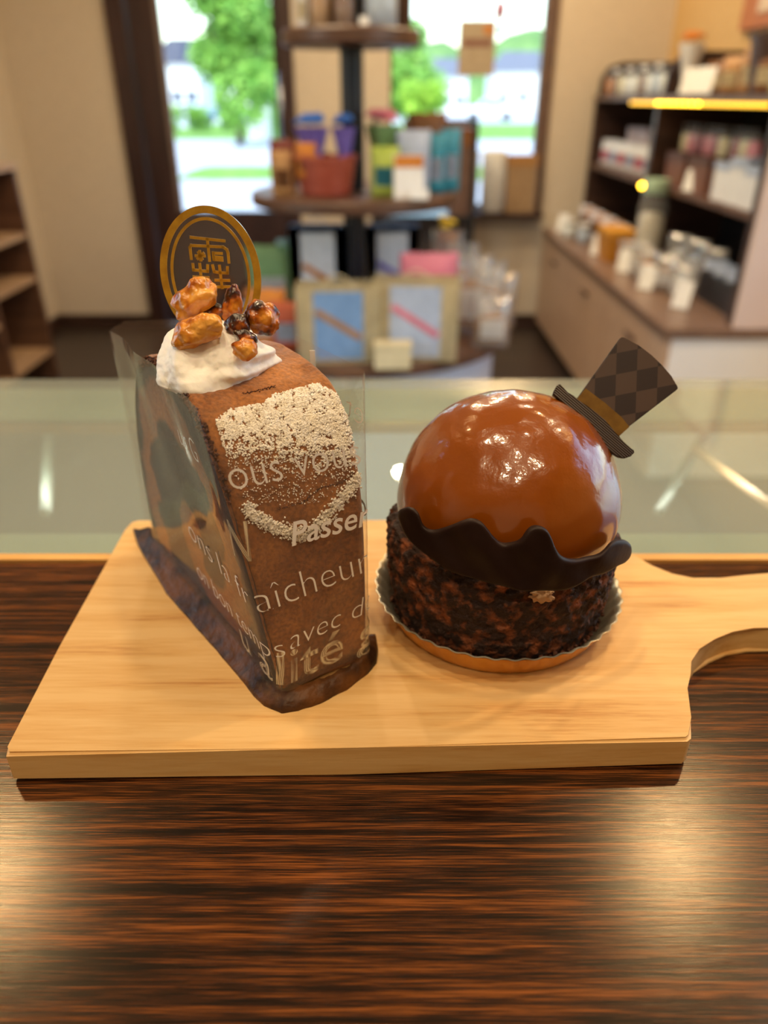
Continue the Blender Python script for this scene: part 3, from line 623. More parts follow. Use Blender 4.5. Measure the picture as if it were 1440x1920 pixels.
t = thing('dark_tray', 'dark raised tray on the worktop near the end panel', 'tray', (XF+.36, 2.62, zt)); bx('tray', M_black, t, (-.12,.12,-.16,.16,0,.10), bev=.004)
for i, (dx, dy) in enumerate([(-.09,.10),(-.09,.0),(-.09,-.1)]):
    ptag('pale blue price card on the dark tray, %s from the jar' % ORD[i], (XF+.36+dx, 2.62+dy, zt+.10), .08, .04, -.5, None, K_pale)
for i, dy in enumerate((.10, .0, -.11)):
    packet('%s packet standing on the dark tray' % ('orange','golden','dark gold')[i], (XF+.36+.04, 2.62+dy, zt+.10), .09, .12, .04, [K_orange, K_yellow, cm('pack_dgold', (150,116,40))][i], K_brown, -.6)

# ================================================================== DISPLAY CASE + COUNTER
yc0 = .2565; yc1 = atZ(720, 711, CT-.004).y
dc = thing('glass_display_case', 'low glass-topped display case running behind the counter', 'display case', (0, 0, 0))
zt = CT-.004
M_band = pmat('sage_enamel_band', (180,190,172), .25, noise_scale=6, col2=(174,184,168), coat=.5); 
yb1 = atZ(720, 768, zt).y; yb0 = atZ(720, 978, zt).y; yb00 = atZ(720, 1018, zt).y
bx('glass_top', glass('case_glass', (.86,.92,.88), milky=.28, milk=(196,206,202), ior=1.5, gain=1.25), dc, (-1.2, 1.2, yc0, yc1, zt-.006, zt))
bx('far_band', M_band, dc, (-1.2, 1.2, yb1, yc1-.001, zt-.0085, zt-.0063), label='pale sage border'); bx('near_band', M_band, dc, (-1.2, 1.2, yb00, yb0, zt-.0085, zt-.0063), label='pale sage border')
bx('near_rail', cm('taupe_rail', (128,112,88)), dc, (-1.2, 1.2, yc0+.0005, yb00, zt-.0085, zt-.0063))
bx('brass_rail', pmat('brass_rail', (190,160,84), .25, 1, noise_scale=40, col2=(170,140,70)), dc, (-1.2, 1.2, yb1-.006, yb1-.001, zt-.013, zt-.007), label='brass rail')
bx('front_glass', M_glass, dc, (-1.2, 1.2, yc1-.006, yc1, .45, zt-.007)); bx('base', M_white, dc, (-1.2, 1.2, yc0+.005, yc1, .0, .45))
bx('inner_shelf', cm('grey_shelf', (170,176,170), .3), dc, (-1.19, 1.19, yc0+.02, yc1-.01, .80, .806)); bx('inner_floor', K_white, dc, (-1.19, 1.19, yc0+.01, yc1-.008, .46, .47))
for x, w_, m_ in [(-.36,.10,cm('tray_olive',(140,134,88))), (-.2,.08,cm('tray_sand',(196,182,130))), (.05,.14,K_white), (.24,.06,K_cream), (.36,.12,cm('tray_grey',(130,136,134)))]:
    o = bx('tray', m_, dc, (x-w_/2, x+w_/2, yc0+.05, yc1-.04, .807, .83), bev=.004)
bm = B(); tube(bm, [atZ(1300, 840, .98)+Vector((0,0,0)), atZ(1460, 960, .98)], .003, 8); obj('support_rod', bm, cm('rod_tan', (120,90,64)), dc, True)
bm = B(); tube(bm, [atZ(1235, 960, .96), atZ(1330, 800, .96)], .004, 8); obj('support_rod', bm, cm('rod_grey', (30,34,32)), dc, True)
bm = B(); tube(bm, [atZ(86, 960, .97), atZ(92, 790, .97)], .004, 8); obj('support_rod', bm, cm('rod_pale', (72,75,70)), dc, True)

light('case_lamp', 'AREA', (0, yc1-.03, zt-.03), 20, (1, .97, .88), (0, 0, 0), shape='RECTANGLE', size=2.2, size_y=.02)
ct = thing('service_counter', 'dark walnut service counter with a pale wood back edge', 'counter', (0, 0, 0))
bx('countertop', M_counter, ct, (-1.2, 1.2, -.30, yc0-.0065, CT-.035, CT), bev=.0008); bx('edge_strip', M_strip, ct, (-1.2, 1.2, yc0-.006, yc0-.0016, CT-.035, CT+.0008), label='pale wood edging strip')
bx('body', M_mid, ct, (-1.2, 1.2, -.05, yc0-.003, 0, CT-.035))

# ================================================================== CUTTING BOARD
pts_px = [(10,1414),(655,1402),(1290,1386),(1297,1380),(1296,1345),(1289,1290),(1289,1262),(1296,1240),(1312,1216),(1336,1195),(1370,1181),(1410,1174),(1460,1176),(1560,1186),(1600,1150),(1585,1095),(1530,1072),(1440,1072),(1400,1078),(1355,1086),(1300,1086),(1260,1078),(1220,1062),(1185,1042),(1150,1012),(1118,990),(1085,978),(1040,975),(260,974),(245,978),(234,990),(110,1215),(14,1400)]
pts = [atZ(x, y, BT) for x, y in pts_px]
bm = B(); prism(bm, [(p.x, p.y) for p in pts], CT+.0002, BT, bev=.0009, seg=3)
bd = obj('cutting_board', bm, M_board); autosmooth(bd, 40); tag(bd, 'pale pine cutting board with a shaped handle lying on the dark counter', 'cutting board')

# ================================================================== ROLL CAKE SLICE
def Af(h):
    t_ = max(0, min(1.1, (h-.004)/.08)); return Vector((-.0286-.0128*t_, .1595+.0028*t_))
Cp = Vector((-.0883, .244)); Bp = Vector((-.0045, .1785)); Dp = Bp + Vector((-.052, .082))
def plan(s, wv, h, shrink=.0003):
    L_ = Af(h).lerp(Cp, s); R_ = Bp.lerp(Dp, s)
    d = (R_-L_).normalized()*shrink
    return (L_+d).lerp(R_-d, wv)
prof = [(.03,.0005),(.012,.004),(.002,.012),(0,.025),(.002,.040),(.006,.050),(.012,.058),(.028,.067),(.055,.075),(.10,.081),(.17,.0850),(.28,.0872),(.42,.0878),(.55,.0868),(.68,.083),(.80,.0765),(.90,.066),(.97,.052),(1,.036),(1,.018),(.985,.004),(.97,.0005)]
def smoothprof(p, n):
    out = []
    for i in range(len(p)-1):
        p0 = p[max(0,i-1)]; p1 = p[i]; p2 = p[i+1]; p3 = p[min(len(p)-1,i+2)]
        for k in range(n):
            t_ = k/n; out.append(tuple(.5*((2*p1[j])+(-p0[j]+p2[j])*t_+(2*p0[j]-5*p1[j]+4*p2[j]-p3[j])*t_*t_+(-p0[j]+3*p1[j]-3*p2[j]+p3[j])*t_**3) for j in (0,1)))
    return out + [p[-1]]
SP = smoothprof(prof, 8)
slab = thing('roll_cake_slice', 'upright slice of chocolate roll cake dusted with icing sugar on the board', 'cake', (0, 0, BT))
NWV = 64
bm = B(); uvl = bm.loops.layers.uv.new('UVMap'); rows = []
for (s, h) in SP:
    row = []
    for j in range(NWV+1):
        wv = j/NWV; e = min(wv, 1-wv); ed = max(0, 1-e/.05)**2
        hh = h - .0016*ed*(1 if h > .05 else 0); ss = s + (.5-s)*.03*ed
        # right side slopes down a bit earlier towards the front
        hh -= .0035*max(0, wv-.5)*2*math.exp(-((s-.04)/.06)**2)
        q = plan(ss, wv, max(hh, 0)); P = Vector((q.x, q.y, hh))
        if h > .003:
            k = noise.fractal(P*160, 1, 2, 3)*.0005 + noise.fractal(P*700, 1, 2, 2)*.00016
            P += Vector((0, -.6, .8))*k
        row.append(bm.verts.new(P))
    rows.append(row)
for a in range(len(rows)-1):
    for j in range(NWV):
        f_ = bm.faces.new([rows[a][j], rows[a][j+1], rows[a+1][j+1], rows[a+1][j]])
bm.normal_update(); bvh = BVHTree.FromBMesh(bm)
# skin material: cocoa brown, darker/greyer at the front top, orange-brown on top
m = bpy.data.materials.new('cocoa_skin'); m.use_nodes = True; n = m.node_tree.nodes; L = m.node_tree.links; b = n['Principled BSDF']
tc = n.new('ShaderNodeTexCoord'); t1 = n.new('ShaderNodeTexNoise'); t1.inputs['Scale'].default_value = 55; t1.inputs['Detail'].default_value = 6; L.new(tc.outputs['Object'], t1.inputs['Vector'])
r1 = n.new('ShaderNodeValToRGB'); r1.color_ramp.elements[0].position = .3; r1.color_ramp.elements[1].position = .7; r1.color_ramp.elements[0].color = lin((112,60,22)); r1.color_ramp.elements[1].color = lin((176,112,50)); L.new(t1.outputs[0], r1.inputs[0])
t2 = n.new('ShaderNodeTexNoise'); t2.inputs['Scale'].default_value = 900; t2.inputs['Detail'].default_value = 3; L.new(tc.outputs['Object'], t2.inputs['Vector'])
r2 = n.new('ShaderNodeValToRGB'); r2.color_ramp.elements[0].position = .35; r2.color_ramp.elements[1].position = .65; r2.color_ramp.elements[0].color = (.7,.7,.7,1); r2.color_ramp.elements[1].color = (1.15,1.15,1.15,1); L.new(t2.outputs[0], r2.inputs[0])
mx = n.new('ShaderNodeMix'); mx.data_type = 'RGBA'; mx.blend_type = 'MULTIPLY'; mx.inputs[0].default_value = 1; L.new(r1.outputs[0], mx.inputs[6]); L.new(r2.outputs[0], mx.inputs[7])
L.new(mx.outputs[2], b.inputs['Base Color']); b.inputs['Roughness'].default_value = .85; b.inputs['Sheen Weight'].default_value = .25
bp = n.new('ShaderNodeBump'); bp.inputs['Distance'].default_value = .0003; L.new(t2.outputs[0], bp.inputs['Height']); L.new(bp.outputs[0], b.inputs['Normal'])
M_cocoa = m
skin = obj('cocoa_skin', bm, M_cocoa, slab, True)

# cut faces with the swirl (UV: s, h)
m = bpy.data.materials.new('roll_swirl'); m.use_nodes = True; n = m.node_tree.nodes; L = m.node_tree.links; b = n['Principled BSDF']
def mth(op, a, b_=None, c=None):
    q = n.new('ShaderNodeMath'); q.operation = op
    for i, v in enumerate((a, b_, c)):
        if v is None: continue
        if hasattr(v, 'links') or hasattr(v, 'is_linked'): L.new(v, q.inputs[i])
        else: q.inputs[i].default_value = v
    return q.outputs[0]
uv = n.new('ShaderNodeUVMap'); uv.uv_map = 'UVMap'; nz = n.new('ShaderNodeTexNoise'); nz.inputs['Scale'].default_value = 5; nz.inputs['Detail'].default_value = 3; L.new(uv.outputs[0], nz.inputs['Vector'])
sx = n.new('ShaderNodeSeparateXYZ'); L.new(uv.outputs[0], sx.inputs[0])
du = mth('ADD', mth('SUBTRACT', sx.outputs[0], .45), mth('MULTIPLY', mth('SUBTRACT', nz.outputs[0], .5), .26)); dv = mth('MULTIPLY', mth('SUBTRACT', sx.outputs[1], .36), .82)
rr = mth('SQRT', mth('ADD', mth('MULTIPLY', du, du), mth('MULTIPLY', dv, dv))); an = mth('DIVIDE', mth('ARCTAN2', dv, du), 2*PI)
sp = mth('FRACT', mth('ADD', mth('MULTIPLY', rr, 2.7), an))
rp = n.new('ShaderNodeValToRGB'); rp.color_ramp.interpolation = 'LINEAR'; e = rp.color_ramp.elements
e[0].position = 0; e[0].color = lin((62,32,18)); e[1].position = 1; e[1].color = lin((70,38,20))
for ps, c_ in [(.06,(58,30,16)),(.12,(176,104,46)),(.40,(146,82,34)),(.46,(64,40,28)),(.9,(52,34,26))]: q = e.new(ps); q.color = lin(c_)
L.new(sp, rp.inputs[0])
nz2 = n.new('ShaderNodeTexNoise'); nz2.inputs['Scale'].default_value = 60; nz2.inputs['Detail'].default_value = 5; L.new(uv.outputs[0], nz2.inputs['Vector'])
rc = n.new('ShaderNodeValToRGB'); rc.color_ramp.elements[0].position = .3; rc.color_ramp.elements[1].position = .6; rc.color_ramp.elements[0].color = (.6,.55,.5,1); L.new(nz2.outputs[0], rc.inputs[0])
mx = n.new('ShaderNodeMix'); mx.data_type = 'RGBA'; mx.blend_type = 'MULTIPLY'; mx.inputs[0].default_value = 1; L.new(rp.outputs[0], mx.inputs[6]); L.new(rc.outputs[0], mx.inputs[7])
L.new(mx.outputs[2], b.inputs['Base Color']); b.inputs['Roughness'].default_value = .8
bp = n.new('ShaderNodeBump'); bp.inputs['Distance'].default_value = .0006; L.new(nz2.outputs[0], bp.inputs['Height']); L.new(bp.outputs[0], b.inputs['Normal'])
for wv, lb in ((0.004, 'tan and brown swirl on the cut face'), (.996, None)):
    bm = B(); uvl = bm.loops.layers.uv.new('UVMap'); cen = (.5, .045); NR = 14; rings = []
    for k in range(NR+1):
        f_ = k/NR; ring = []
        for (s, h) in SP:
            fz = f_*(.995 if wv < .5 else .96); ss, hh = cen[0]+(s-cen[0])*fz, cen[1]+(h-cen[1])*fz
            q = plan(ss, wv, hh); P = Vector((q.x, q.y, hh)); P += Vector((-.9,-.4,0) if wv < .5 else (.9,.4,0))*(-.0004 + noise.noise(P*300)*.0003)
            v = bm.verts.new(P); ring.append((v, ss, hh))
        rings.append(ring)
    for k in range(1, NR+1):
        A_, B_ = rings[k-1], rings[k]
        for i in range(len(A_)):
            j = (i+1) % len(A_); vs = [A_[i], A_[j], B_[j], B_[i]]
            f_ = bm.faces.new([q[0] for q in vs]); 
            for lp, q in zip(f_.loops, vs): lp[uvl].uv = (q[1], q[2]/.09)
    bmesh.ops.remove_doubles(bm, verts=bm.verts, dist=1e-7)
    obj('cut_face', bm, m, slab, True, label=lb)

# dark crust at slice foot; left strip is shade and reflection modelled solid
M_crust_shade = pmat('dark_crust_shade', (36,18,9), .5, noise_scale=110, col2=(102,62,28), bump=.0008, bump_scale=300, spec=.3)
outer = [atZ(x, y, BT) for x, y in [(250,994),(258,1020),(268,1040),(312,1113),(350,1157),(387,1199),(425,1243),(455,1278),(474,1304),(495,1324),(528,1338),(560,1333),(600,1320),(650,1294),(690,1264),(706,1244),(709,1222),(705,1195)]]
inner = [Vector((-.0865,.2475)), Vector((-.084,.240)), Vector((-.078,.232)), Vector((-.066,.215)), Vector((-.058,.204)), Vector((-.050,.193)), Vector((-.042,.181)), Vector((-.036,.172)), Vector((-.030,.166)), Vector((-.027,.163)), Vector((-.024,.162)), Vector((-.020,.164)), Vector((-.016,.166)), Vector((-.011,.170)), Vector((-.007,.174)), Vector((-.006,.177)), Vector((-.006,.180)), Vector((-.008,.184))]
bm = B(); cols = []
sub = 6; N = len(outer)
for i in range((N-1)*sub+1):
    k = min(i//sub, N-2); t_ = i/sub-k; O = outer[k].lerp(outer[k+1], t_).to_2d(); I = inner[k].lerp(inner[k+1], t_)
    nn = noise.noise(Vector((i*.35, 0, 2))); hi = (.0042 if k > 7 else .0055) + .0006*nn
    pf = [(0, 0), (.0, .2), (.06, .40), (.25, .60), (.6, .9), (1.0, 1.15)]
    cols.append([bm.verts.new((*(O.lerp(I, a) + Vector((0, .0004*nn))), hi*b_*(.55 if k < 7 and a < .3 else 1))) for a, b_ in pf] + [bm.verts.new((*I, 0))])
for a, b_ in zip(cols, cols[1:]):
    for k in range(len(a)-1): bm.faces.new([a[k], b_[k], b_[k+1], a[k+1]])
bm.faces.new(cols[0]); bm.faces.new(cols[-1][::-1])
obj('crust_and_shade', bm, M_crust_shade, slab, True, label='dark chocolate crust at the foot, with modelled shade along the left')

# icing sugar grains sitting on the skin
def inpoly(x, y, P):
    c = False; j = len(P)-1
    for i in range(len(P)):
        if (P[i][1] > y) != (P[j][1] > y) and x < (P[j][0]-P[i][0])*(y-P[i][1])/(P[j][1]-P[i][1]) + P[i][0]: c = not c
        j = i
    return c
def skin_hit(px, py):
    r = ray(px, py).normalized(); o = Vector((0, 0, HC-BT)); hit = bvh.ray_cast(o, r); return hit[0], hit[1]
rnd = random.Random(4); bm = B()
OCT = [Vector(v) for v in [(1,0,0),(-1,0,0),(0,1,0),(0,-1,0),(0,0,1),(0,0,-1)]]; OF = [(0,2,4),(2,1,4),(1,3,4),(3,0,4),(2,0,5),(1,2,5),(3,1,5),(0,3,5)]
def grain(p, s):
    M_ = Matrix.Rotation(rnd.random()*6, 3, (rnd.random()+.1, rnd.random(), rnd.random()))
    v = [bm.verts.new(p + (M_ @ q)*s*rnd.uniform(.6,1.25)) for q in OCT]
    for f_ in OF: bm.faces.new([v[i] for i in f_])
region = [(405,790),(420,770),(495,757),(512,742),(560,728),(596,720),(630,739),(650,782),(668,820),(690,850),(690,905),(640,930),(560,950),(480,945),(455,930),(430,880)]
cnt = 0
while cnt < 9500:
    x, y = rnd.uniform(395, 692), rnd.uniform(715, 1000)
    if not inpoly(x, y, region): continue
    yy = y - (.0*(x-540)); dn = max(0, min(1, (892-yy + .12*(x-540))/100)); dens = .07 + .93*dn**1.6
    k = noise.noise(Vector((x*.09, y*.09, 0)))*.5+.5
    if rnd.random() > dens*(.30 + 1.1*(k > .45)): continue
    p, nn = skin_hit(x, y)
    if p is None: continue
    s = rnd.uniform(.00020,.00052)*(.5+.55*dn); grain(p + nn*s*.6, s); cnt += 1
arc = [(462,946),(475,962),(495,975),(515,985),(540,995),(565,1000),(590,985),(610,965),(630,945),(648,922),(662,905),(685,885)]
for i in range(2100):
    k = rnd.random()*(len(arc)-1); a = int(k); t_ = k-a; x = arc[a][0]+(arc[a+1][0]-arc[a][0])*t_ + rnd.gauss(0,5); y = arc[a][1]+(arc[a+1][1]-arc[a][1])*t_ + rnd.gauss(0,7)+3
    p, nn = skin_hit(x, y)
    if p: s = rnd.uniform(.0002,.00045); grain(p + nn*s*(.6+rnd.random()*1.2), s)
o = obj('icing_sugar', bm, pmat('icing_sugar', (252,247,240), .9, noise_scale=300, col2=(246,238,224), sss=.0), slab, label='white icing sugar dusting'); o['kind'] = 'stuff'
# crumbly cut edge on the left + crack
bm = B()
for i in range(900):
    s = rnd.uniform(.02,.75); h = next(hh for (ss, hh) in SP[40:] if ss >= s); q = plan(s, rnd.uniform(0,.05), h)
    grain(Vector((q.x, q.y, h-.0012+rnd.uniform(-.0015,.0008))), rnd.uniform(.0003,.0008))
for (x0,y0),(x1,y1) in [((455,738),(492,731)),((492,731),(518,724)),((520,955),(570,940)),((570,940),(600,915)),((600,915),(640,905)),((640,905),(690,868))]:
    for i in range(26):
        t_ = i/26; p, nn = skin_hit(x0+(x1-x0)*t_+rnd.gauss(0,1.), y0+(y1-y0)*t_+rnd.gauss(0,1.2))
        if p: grain(p, rnd.uniform(.00018,.00035))
o = obj('edge_crumbs', bm, pmat('choc_crumb', (62,30,14), .8, noise_scale=400, col2=(92,48,24)), slab, label='dark broken crumb edge'); o['kind'] = 'stuff'

# whipped cream
bm = B(); r = bmesh.ops.create_icosphere(bm, subdivisions=6, radius=1)
cx, cy, ch = -.0465, .1985, .0858
for v in r['verts']:
    d = v.co.copy(); a = math.atan2(d.y, d.x)
    k = 1 + .09*math.sin(a*3+1.2+d.z*2.5) + .05*math.sin(a*7+d.z*5) + .10*noise.noise(d*2.2+Vector((3,1,5))) + .02*noise.fractal(d*9, 1, 2, 3)
    if d.x > .3: k += .035*math.sin(d.z*22+a*4)*min(1,(d.x-.3)*3)
    lip = math.exp(-((a+1.25)/.3)**2)*max(0, 1-abs(d.z)*1.2); k += .10*lip
    sz_ = .0125 if d.z > 0 else .004
    v.co = Vector((cx + d.x*k*.0152, cy + d.y*k*.0172, ch + .001 + d.z*sz_*(1+.3*(k-1)) - .0015*max(0, -d.y)))
crm = pmat('whipped_cream', (252,248,242), .5, sss=.12, bump=.0002, bump_scale=400)
obj('whipped_cream', bm, crm, slab, True, label='white whipped cream dollop')

# caramelised walnut pieces
m = bpy.data.materials.new('caramel_walnut'); m.use_nodes = True; n = m.node_tree.nodes; L = m.node_tree.links; b = n['Principled BSDF']
tc = n.new('ShaderNodeTexCoord'); t1 = n.new('ShaderNodeTexNoise'); t1.inputs['Scale'].default_value = 170; t1.inputs['Detail'].default_value = 3; L.new(tc.outputs['Object'], t1.inputs['Vector'])
oi = n.new('ShaderNodeObjectInfo'); ad = n.new('ShaderNodeMath'); ad.operation = 'MULTIPLY_ADD'; L.new(t1.outputs[0], ad.inputs[0]); ad.inputs[1].default_value = 2.4
sep = n.new('ShaderNodeSeparateColor'); L.new(oi.outputs['Color'], sep.inputs[0]); L.new(sep.outputs[0], ad.inputs[2])
r1 = n.new('ShaderNodeValToRGB'); ad2 = n.new('ShaderNodeMath'); ad2.operation = 'SUBTRACT'; ad2.inputs[1].default_value = 1.14; L.new(ad.outputs[0], ad2.inputs[0]); e = r1.color_ramp.elements; e[0].position = .22; e[0].color = lin((40,13,5)); e[1].position = 1.0; e[1].color = lin((236,170,74))
for ps, c_ in [(.38,(104,42,8)),(.52,(176,92,14)),(.75,(216,136,32))]: q = e.new(ps); q.color = lin(c_)
L.new(ad2.outputs[0], r1.inputs[0]); L.new(r1.outputs[0], b.inputs['Base Color']); b.inputs['Roughness'].default_value = .3; b.inputs['Coat Weight'].default_value = .4; b.inputs['Coat Roughness'].default_value = .12
b.inputs['Subsurface Weight'].default_value = .12; b.inputs['Subsurface Radius'].default_value = (.002,.0012,.0004); b.inputs['Subsurface Scale'].default_value = 1
t3 = n.new('ShaderNodeTexNoise'); t3.inputs['Scale'].default_value = 450; L.new(tc.outputs['Object'], t3.inputs['Vector']); bp = n.new('ShaderNodeBump'); bp.inputs['Distance'].default_value = .0006; L.new(t3.outputs[0], bp.inputs['Height']); L.new(bp.outputs[0], b.inputs['Normal'])
M_nut = m
nuts = [ # px,py,Y, half-size px (w,h), roll, bright, label, lobes
 (366,560,.203,(42,28),.55,.20,'large amber caramelised walnut piece at the top left, against the oval plaque',[(-.9,-.45,.5),(.55,.6,.55)]),
 (369,621,.189,(48,27),.35,.22,'wide golden walnut piece lying on the front left of the cream',[(-.75,-.3,.5),(.5,.25,.75)]),
 (437,575,.204,(18,32),-.1,-.18,'upright dark amber walnut piece in front of the plaque',[(.2,.7,.7),(-.2,-.5,.8)]),
 (492,596,.198,(30,28),-.3,-.10,'two-lobed amber walnut piece at the right end of the cream',[(-.45,.45,.7),(.6,-.35,.65)]),
 (447,610,.194,(22,20),.2,-.42,'darkest small walnut piece in the middle of the cream',[(.4,.3,.6)]),
 (461,632,.190,(20,14),-.5,-.36,'dark brown walnut crumb just above the lowest golden piece',[(-.4,0,.6)]),
 (460,654,.186,(23,20),.1,.13,'lowest small pale golden walnut piece at the front of the cream',[(.5,.2,.6),(-.4,-.3,.6)]),
 (402,586,.204,(26,16),.0,-.40,'dark brown walnut piece between the two big amber ones',[(.5,0,.6)]),
]
for i, (px, py, Y, sz2, roll, br, lab, lobes) in enumerate(nuts):
    p = atY(px, py, Y); k = Y*1.13/F*1.0; bm = B(); sx_, sz_ = sz2[0]*k*1.16, sz2[1]*k*1.14; sy_ = (sx_+sz_)/2*.8
    R_ = Matrix.Rotation(-roll, 3, 'Y')
    blob(bm, (0,0,0), (sx_*.82, sy_*.85, sz_*.8), 4, .26, 1.3, i+1, R_)
    for (a, c_, rr) in lobes: blob(bm, R_ @ Vector((a*sx_*.62, -.12*sy_, c_*sz_*.62)), (sx_*rr*.72, sy_*rr*.8, sz_*rr*.85), 4, .25, 1.5, i*3+rr*10, R_)
    for v in bm.verts: v.co += v.co.normalized()*noise.fractal(v.co*420, 1, 2, 2)*.0004
    o = obj('walnut_piece', bm, M_nut, None, True, loc=p); o.color = (br+.5, br+.5, br+.5, 1); tag(o, lab, 'nut', 'caramelised walnut pieces on the cream')
    md = o.modifiers.new('remesh', 'REMESH'); md.mode = 'VOXEL'; md.voxel_size = .00035; md.use_smooth_shade = True

# ------------------------------------------------ oval plaque
pc = atY(396, 517, .2135)
pq = thing('oval_plaque', 'clear oval plastic plaque with gold rings and emblem stuck upright in the cream', 'plaque', pc, math.radians(-4)); pq.rotation_euler = (math.radians(-6), math.radians(-1.5), math.radians(-3))
ra, rb = .0141, .0181
M_gold = pmat('gold_foil', (206,160,48), .35, .35, noise_scale=300, col2=(180,134,36), bump=.00005, bump_scale=900)
def ell(a, b_, n_=96): return [(a*math.cos(2*PI*i/n_), b_*math.sin(2*PI*i/n_)) for i in range(n_)]
RX90 = Matrix.Rotation(PI/2, 4, 'X')
bm = B(); prism(bm, ell(ra, rb), 0, .0004, M=RX90); obj('clear_sheet', bm, glass('plaque_plastic', (.97,.98,1), milky=.02, milk=(190,190,200), rough=.15, ior=1.5, gain=1.4), pq)
def ring(a0, b0, a1, b1, nm):
    bm = B(); n_ = 96
    for z0, z1 in ((.0005, .0007),):
        vs = [[bm.verts.new((a*math.cos(2*PI*i/n_), -zz_, b_*math.sin(2*PI*i/n_))) for i in range(n_)] for a, b_, zz_ in ((a0,b0,z0-.0),(a0,b0,z1),(a1,b1,z1),(a1,b1,z0))]
        for k in range(4):
            for i in range(n_): bm.faces.new([vs[k][i], vs[k][(i+1)%n_], vs[(k+1)%4][(i+1)%n_], vs[(k+1)%4][i]])
    return obj(nm, bm, M_gold, pq)
ring(ra, rb, ra*.86, rb*.895, 'outer_ring'); ring(ra*.79, rb*.84, ra*.735, rb*.795, 'inner_ring')
bm = B(); sc_ = ra/93*1.0
def stroke(pts, wd=5):
    P = [Vector(((x-396)*sc_, -.0006, -(y-517)*sc_*1.02)) for x, y in pts]; r_ = wd*sc_/2
    for a, b_ in zip(P, P[1:]):
        d = (b_-a).normalized(); nrm = Vector((-d.z, 0, d.x))*r_; e_ = d*r_*.8
        v = [bm.verts.new(q + Vector((0, o_, 0))) for o_ in (0, -.0002) for q in (a-e_+nrm, b_+e_+nrm, b_+e_-nrm, a-e_-nrm)]
        for f_ in [(0,1,2,3),(7,6,5,4),(0,4,5,1),(1,5,6,2),(2,6,7,3),(3,7,4,0)]: bm.faces.new([v[i] for i in f_])
def q2(x, y): return (280+x/5.54, 370+y/5.54)
for s_ in [[(485,450),(820,490)],[(650,470),(650,670)],[(465,650),(465,545),(480,525),(800,545),(835,570),(845,600),(845,690)],[(700,600),(780,605)],[(700,635),(780,645)],[(695,595),(695,660),(780,668)],
          [(545,590),(575,655)],[(595,600),(530,650)],[(560,580),(560,665)],[(515,622),(605,625)],
          [(475,700),(475,755),(540,760)],[(545,700),(545,880)],[(625,715),(618,770),(550,765)],[(470,820),(620,830)],[(470,880),(620,885)],
          [(675,715),(685,775),(745,785)],[(745,720),(750,930)],[(825,735),(820,790),(750,785)],[(690,855),(830,860)],[(690,920),(830,920)]]:
    stroke([q2(*p_) for p_ in s_], 5.0)
obj('gold_emblem', bm, M_gold, pq)

# ------------------------------------------------ wrapping film with printed lettering
def film_xy(u, h):
    """u: metres from the front-left fold (negative = left face)"""
    A_ = Af(h); dl = (Cp-A_); ll = dl.length; dl = dl/ll; df = (Bp-A_); lf = df.length; df = df/lf; dr_ = (Dp-Bp).normalized()
    def raw(u):
        if u < 0: return A_ + dl*(-u)
        if u < lf: return A_ + df*u
        return Bp + dr_*(u-lf)
    R_ = .0022; q = Vector((0, 0)); ws = 0
    for k in range(-3, 4): q += raw(u + R_*k/2.2)
    q /= 7
    # outward offset
    nl = Vector((-dl.y, dl.x)); nf = Vector((df.y, -df.x)); nr = Vector((dr_.y, -dr_.x))
    if nl.x > 0: nl = -nl
    if nf.y > 0: nf = -nf
    if nr.x < 0: nr = -nr
    wl = max(0, min(1, .5-u/.006)); wr = max(0, min(1, .5+(u-lf)/.006)); nn = (nl*wl + nr*wr + nf*(1-max(wl, wr))).normalized()
    return q + nn*.0010, nn
fl = thing('cake_film', 'clear plastic film with white lettering wrapped round the roll cake slice', 'wrapper', (0, 0, BT))
M_film = glass('film_plastic', (.97,.96,.94), milky=.075, milk=(200,195,185), rough=.05, ior=1.38, gain=.85)
bm = B(); us = [-.0985 + i*.0012 for i in range(int((.0985+.085)/.0012))]; hs = [.0046 + (.0865-.0046)*k/28 for k in range(29)]; g = []
for u in us:
    col = []
    for h in hs:
        fr_ = (h-.0046)/.0803; top = .0865 - .0045*max(0, (-u-.02))/.08
        if u > .04: top += .003
        hh = .0046 + (top-.0046)*fr_
        if u < -.07: hh = .0046 + (top-.0046)*fr_
        q, _ = film_xy(u, hh); wav = .0006*math.sin(u*160+hh*60)*(fr_**2)*(1 if (u < -.008) else .3); col.append(bm.verts.new((q.x+_.x*wav, q.y+_.y*wav, hh)))
    g.append(col)
for a, b_ in zip(g, g[1:]):
    for k in range(28): bm.faces.new([a[k], b_[k], b_[k+1], a[k+1]])
obj('film_sheet', bm, M_film, fl, True)
# back flap rising behind at the far left corner
q0, _ = film_xy(-.0985, .08); bm = B(); pts = [Vector((q0.x, q0.y)), Vector((q0.x+.004, q0.y+.004)), Vector((q0.x+.018, q0.y+.006)), Vector((q0.x+.040, q0.y+.0075))]
c0 = [bm.verts.new((p.x, p.y, .01)) for p in pts]; c1 = [bm.verts.new((p.x, p.y, .0835+.002*(i > 0))) for i, p in enumerate(pts)]
for i in range(3): bm.faces.new([c0[i], c0[i+1], c1[i+1], c1[i]])
obj('back_flap', bm, M_film, fl, True)
q0, _ = film_xy(.069, .08); bm = B(); box(bm, q0.x-.0014, q0.x+.0001, q0.y, q0.y+.0002, .080, .0895); obj('white_tab', bm, M_paper, fl, label='narrow white tab')

